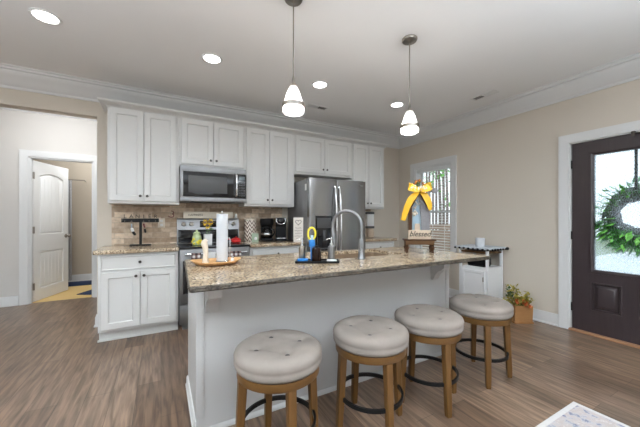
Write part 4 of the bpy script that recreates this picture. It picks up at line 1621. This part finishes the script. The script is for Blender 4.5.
b = MB()
q4 = lambda k, z: [(-k, -k, z), (k, -k, z), (k, k, z), (-k, k, z)]
b.loft([q4(.036, 0), q4(.041, .004), q4(.043, .125), q4(.037, .125), q4(.035, .06)])
b.build('vase', M['white'], vs)
fb = thing('sunflower_bouquet', 'yellow sunflowers with dark centres in the square white vase', 'flowers', (.485, 3.63, zc + .062))
b = MB()
FL = [(-.01, -.03, .165), (.030, .0, .205), (-.03, .01, .20)]
for x, y, z in FL:
    b.tube([(x * .25, y * .25, .0), (x * .6, y * .6, z * .6), (x, y, z)], .003, 6)
b.build('stems', M['leafd'], fb)
for i, (x, y, z) in enumerate(FL):
    b = MB()
    for ring, L in ((0, .040), (1, .030)):
        for q in range(10):
            a = 2 * PI * (q + .5 * ring) / 10
            leaf(b, (x + .008 * math.cos(a), y - .006, z + .008 * math.sin(a)), (math.cos(a), -.4 - .3 * ring, math.sin(a)), L, .009, rnd)
    b = b.build('sunflower', M['sun'], fb)
    MB().sphere((x, y - .012, z), (.017, .009, .017), 10, 7).build('flower_centre', M['inkb'], b)
b = MB()
for k in range(24):
    leaf(b, (rnd.uniform(-.03, .04), rnd.uniform(-.02, .02), rnd.uniform(.10, .19)), (rnd.uniform(-1, 1), rnd.uniform(-1, .3), rnd.uniform(-.4, .6)), .05, .014, rnd)
b.build('leaves', M['leafd'], fb)
rd_ = thing('red_kettle', 'small red enamel pot at the right back of the stove top', 'pot', (.850, 3.80, zc))
MB().lathe([(.045, 0), (.058, .008), (.060, .035), (.050, .050), (.046, .052)], 24).build('pot', M['red'], rd_)
MB().lathe([(.048, .052), (.030, .062), (.008, .065), (.011, .076), (.004, .080)], 20).build('lid', M['red'], rd_)
MB().tube([(-.055, 0, .035), (-.09, -.01, .05), (-.105, -.012, .048)], [.010, .008, .007], 8).build('handle', M['red'], rd_)


def dish_towel(x0, x1, m, label, zbot=.55):
    t = thing('dish_towel', label, 'towel', (0, 0, 0), group='towels on the oven handle')
    yc = 3.47 - .055
    r = .0145
    pr_ = [(yc - r - .004, zbot)] + [(yc - r - .003 * math.sin(k), zbot + (.835 - zbot) * k / 5) for k in range(1, 5)] + [(yc + r * math.cos(a), .835 + r * math.sin(a)) for a in [PI - PI * k / 8 for k in range(9)]] + [(yc + r, .80), (yc + r, zbot + .05)]
    b = MB()
    nn = 8
    lps = []
    for i in range(nn + 1):
        x = x0 + (x1 - x0) * i / nn
        wv = .003 * math.sin(i * 1.7)
        lps.append([(x, y + (wv * min(1, max(0, (.835 - z) * 10)) if y < yc else 0), z) for y, z in pr_])
    th = []
    for lp in lps:
        inner = []
        for k, (x, y, z) in enumerate(lp):
            dy = .002 if y < yc else -.002
            inner.append((x, y + dy * .8, z - (.002 if z > .84 else 0)))
        th.append(lp + inner[::-1])
    b.loft(th)
    b.build('cloth', m, t)
    return t


dish_towel(.290, .385, M['plaid'], 'black and white checked dish towel on the oven handle, left one')
dish_towel(.455, .535, M['towelw'], 'plain white dish towel in the middle of the oven handle')
dish_towel(.672, .820, M['plaid'], 'black and white checked dish towel on the oven handle, right one', .6)

# coffee corner
cn = thing('chevron_canister', 'tall canister with brown and cream zigzag print, right of the stove', 'canister', (1.075, 3.945, CZT))
MB().lathe([(.075, 0), (.080, .004), (.080, .285), (.076, .30), (.06, .302)], 32).build('canister', M['chevron'], cn)
MB().lathe([(.079, .2865), (.082, .290), (.082, .306), (.07, .310), (.015, .311), (.013, .325), (.004, .328)], 28).build('lid', M['cream'], cn)
sc_ = thing('small_card', 'small sage green card leaning in front of the zigzag canister', 'card', (1.10, 3.80, CZT))
MB().box(-.045, -.006, 0, .045, .006, .115, .002).build('card', M['sage'], sc_)
MB().sphere((.005, -.007, .045), (.022, .004, .022), 10, 6).build('flower_motif', M['white'], sc_)
MB().prism([(.005, 0), (.05, 0), (.005, .08)], lambda a, c, h: (h, a, c), -.004, .004).build('card_stand', M['sage'], sc_)
mt = tag(MB().box(-.215, -.20, 0, .215, .17, .006, .002).build('counter_mat', M['black'], loc=(1.435, 3.92, CZT)), 'black mat on the counter under the coffee makers', 'mat')
zc2 = CZT + .0065
cm = thing('drip_coffee_maker', 'black drip coffee maker with glass carafe, right of the zigzag canister', 'coffee maker', (1.310, 3.95, zc2), -math.radians(17))
MB().box(-.085, -.13, 0, .085, .11, .03, .008).box(-.08, .03, .03, .08, .11, .21, .006).build('base', M['black'], cm)
b = MB().lathe([(.072, .195), (.088, .215), (.095, .255), (.093, .300), (.086, .306)], 28, (0, -.01), True, True, 1, 1.25)
b.build('brew_head', M['black'], cm)
ca = MB().lathe([(.045, .031), (.062, .036), (.073, .065), (.072, .105), (.056, .145), (.046, .165), (.050, .172)], 26, (0, -.05), True, False).build('carafe', mat_glass('smoked_glass', (.55, .55, .56), .2), cm)
MB().lathe([(.050, .168), (.053, .173), (.052, .186), (.02, .190)], 22, (0, -.05)).build('carafe_lid', M['black'], ca)
MB().lathe([(.0735, .078), (.0745, .080), (.0745, .098), (.0735, .100)], 26, (0, -.05), False, False).build('carafe_band', M['chrome'], ca)
MB().lathe([(.043, .033), (.060, .038), (.070, .066), (.069, .075)], 22, (0, -.05)).build('coffee', mat('black_coffee', (.01, .006, .004), .2), ca)
MB().tube([(.05, -.08, .160), (.09, -.12, .155), (.10, -.13, .11), (.075, -.105, .060)], .009, 8).build('carafe_handle', M['black'], ca)
kg = thing('pod_coffee_machine', 'tall black pod coffee machine with silver arched lid, right of the drip coffee maker', 'coffee maker', (1.510, 3.92, zc2), -math.radians(20))
MB().box(-.078, -.13, 0, .078, .12, .025, .008).box(-.075, -.01, .025, .075, .12, .26, .014).build('body', M['black'], kg)
MB().box(-.076, -.13, .215, .076, .115, .318, .022).build('brew_head', M['black'], kg)
pts = [(-.062, -.128, .305), (-.064, -.135, .27), (-.045, -.139, .237), (0, -.140, .226), (.045, -.139, .237), (.064, -.135, .27), (.062, -.128, .305)]
MB().tube(pts, .008, 8).build('silver_arch', M['chrome'], kg)
MB().sphere((0, -.132, .275), (.035, .006, .020), 14, 8).build('display', M['bglass'], kg)
MB().box(-.06, -.128, .025, .06, -.02, .036, .003).build('drip_tray', M['chrome'], kg)
MB().box(-.06, .1205, .01, .06, .16, .25, .01).build('water_tank', mat('smoky_tank', (.03, .03, .035), .1), kg)
hs = thing('heart_sign', 'cream sign with a heart leaning beside the fridge on the back counter', 'sign', (1.612, 3.54, CZT), -math.radians(12))
hs.rotation_euler = (0, 0, -math.radians(22))
bd = MB().box(-.066, -.009, 0, .066, .009, .325, .002).build('board', M['ivory'], hs)
hp = []
for k in range(28):
    a = 2 * PI * k / 28
    hp.append((.0024 * 16 * math.sin(a) ** 3, -.0095, .262 + .0024 * (13 * math.cos(a) - 5 * math.cos(2 * a) - 2 * math.cos(3 * a) - math.cos(4 * a))))
MB().tube(hp, .0032, 6, closed=True).build('heart_outline', M['inkb'], bd)
b = MB()
rnd = random.Random(2)
for r, (wd, z) in enumerate(((.085, .185), (.10, .150), (.09, .115), (.10, .078), (.06, .045))):
    pts = []
    for k in range(19):
        u = k / 18
        pts.append((-wd / 2 + wd * u, -.0095, z + .007 * math.sin(u * 26 + r) * (1 if k % 3 else .4)))
    b.tube(pts, .0018, 5)
b.build('script_lines', M['inkb'], bd)
MB().prism([(.009, 0), (.07, 0), (.009, .22)], lambda a, c, h: (h, a, c), -.004, .004).build('easel_back', M['tan'], hs)

# right of the fridge
wp = thing('wall_towel_dispenser', 'white panel with dark ends on the wall right of the fridge', 'towel dispenser', (3.235, YW - .0125, 1.06))
MB().box(-.075, -.055, .035, .075, -.0005, .245, .006).build('panel', M['white'], wp)
MB().box(-.080, -.06, .245, .080, -.0005, .285, .004).build('top_cap', M['dkgrey'], wp)
MB().box(-.080, -.06, -.005, .080, -.0005, .035, .004).build('bottom_cap', M['dkgrey'], wp)
cj = thing('ceramic_crock', 'tan ceramic crock on the short counter right of the fridge', 'crock', (3.05, 3.82, CZT))
MB().lathe([(.045, 0), (.058, .008), (.066, .06), (.058, .115), (.048, .135), (.050, .145), (.042, .145), (.04, .07)], 24).build('crock', M['tan'], cj)

# ================================================================= OUTDOORS
struct('ground', MB().box(XW + .17, -6, -.5, 30, 16, -.35), M['ground'])
struct('porch', MB().box(XW + .17, -4.5, -.35, 16, 4.2, -.06), M['porch'])
wr = thing('door_wreath', 'green leafy wreath hanging on the outside of the front door glass', 'wreath', (XW + .125, .985, 1.265))
rnd = random.Random(31)
b = MB()
for s_ in range(17):
    pts = []
    ph0 = rnd.uniform(0, 6)
    rb, xb = rnd.uniform(.145, .255), rnd.uniform(-.03, .04)
    for k in range(40):
        a = 2 * PI * k / 40
        r = rb + .016 * math.sin(3 * a + ph0) + rnd.uniform(-.008, .008)
        pts.append((xb + .014 * math.cos(5 * a + ph0), r * math.cos(a), r * math.sin(a)))
    b.tube(pts, .010, 6, closed=True)
b.build('twig_ring', M['twig'], wr)
MB().box(-.078, -.012, .24, -.074, .012, .785, .0005).build('hanger_strap', M['bronze'], wr)
MB().box(-.165, -.012, .785, -.074, .012, .789, .0005).box(-.169, -.012, .745, -.165, .012, .789, .0005).build('door_hook', M['bronze'], wr)
b = MB()
for k in range(520):
    a = rnd.uniform(0, 2 * PI)
    low = math.sin(a) < -.1
    r = rnd.uniform(.13, .31)
    d = Vector((rnd.uniform(-.9, .1), math.cos(a) + rnd.uniform(-.5, .5), math.sin(a) + rnd.uniform(-.5, .5) - .3))
    L = rnd.uniform(.05, .10) + (.06 if low else 0)
    leaf(b, (rnd.uniform(-.075, .05), r * math.cos(a), r * math.sin(a)), d, L, L * .2, rnd)
b.build('leaves', M['leaf'], wr, 0)


def tree(x, y, h, r, label, crown=None):
    t = thing('tree', label, 'tree', (x, y, -.35), group='trees outside the window')
    rnd = random.Random(int(x * 100 + y * 10))
    w4 = lambda q: rnd.uniform(-q, q)
    pts = [(0, 0, 0), (w4(.03), w4(.03), h * .35), (w4(.08), w4(.08), h * .7), (w4(.15), w4(.15), h)]
    MB().tube(pts, [r, r * .85, r * .6, r * .25], 9).build('trunk', M['bark'], t)
    b = MB()
    z0, rad, n = crown
    for k in range(n):
        u = rnd.uniform(0, 1)
        a = rnd.uniform(0, 2 * PI)
        q = rad * math.sqrt(rnd.uniform(.05, 1)) * (1 - .5 * u)
        leaf(b, (q * math.cos(a), q * math.sin(a), z0 + (h - z0 + .3) * u), (rnd.uniform(-1, 1), rnd.uniform(-1, 1), rnd.uniform(-1, .6)), rnd.uniform(.18, .32), rnd.uniform(.06, .11), rnd)
    b.build('crown', M['leaf'], t, 0)


TR = [(9.0, .735, .06), (11.0, .752, .08), (8.2, .771, .05), (10.2, .786, .07), (12.0, .803, .09), (8.8, .822, .05), (10.8, .838, .06), (9.6, .856, .06), (12.4, .872, .08), (8.4, .890, .05), (11.2, .906, .07), (9.9, .925, .06)]
for i, (x, sl, r) in enumerate(TR):
    y, h, z0, rad, n = x * sl, 6.0 + .12 * (i % 5), (2.0, 3.2, 2.6, 3.6)[i % 4], .34, 36
    tree(x, y, h, r, 'slender leafy tree standing outside behind the window blind', (z0, rad, n))
fn = thing('garden_fence', 'brown board fence outside, low behind the window blind', 'fence', (7.0, 4.3, -.35))
b = MB()
for k in range(8):
    b.box(-.012, 0, .08 + k * .17, .012, 6, .08 + k * .17 + .15)
b.build('boards', M['fence'], fn)
for k in range(4):
    MB().box(.0125, k * 1.95, 0, .10, k * 1.95 + .09, 1.5).build('post', M['fence'], fn)
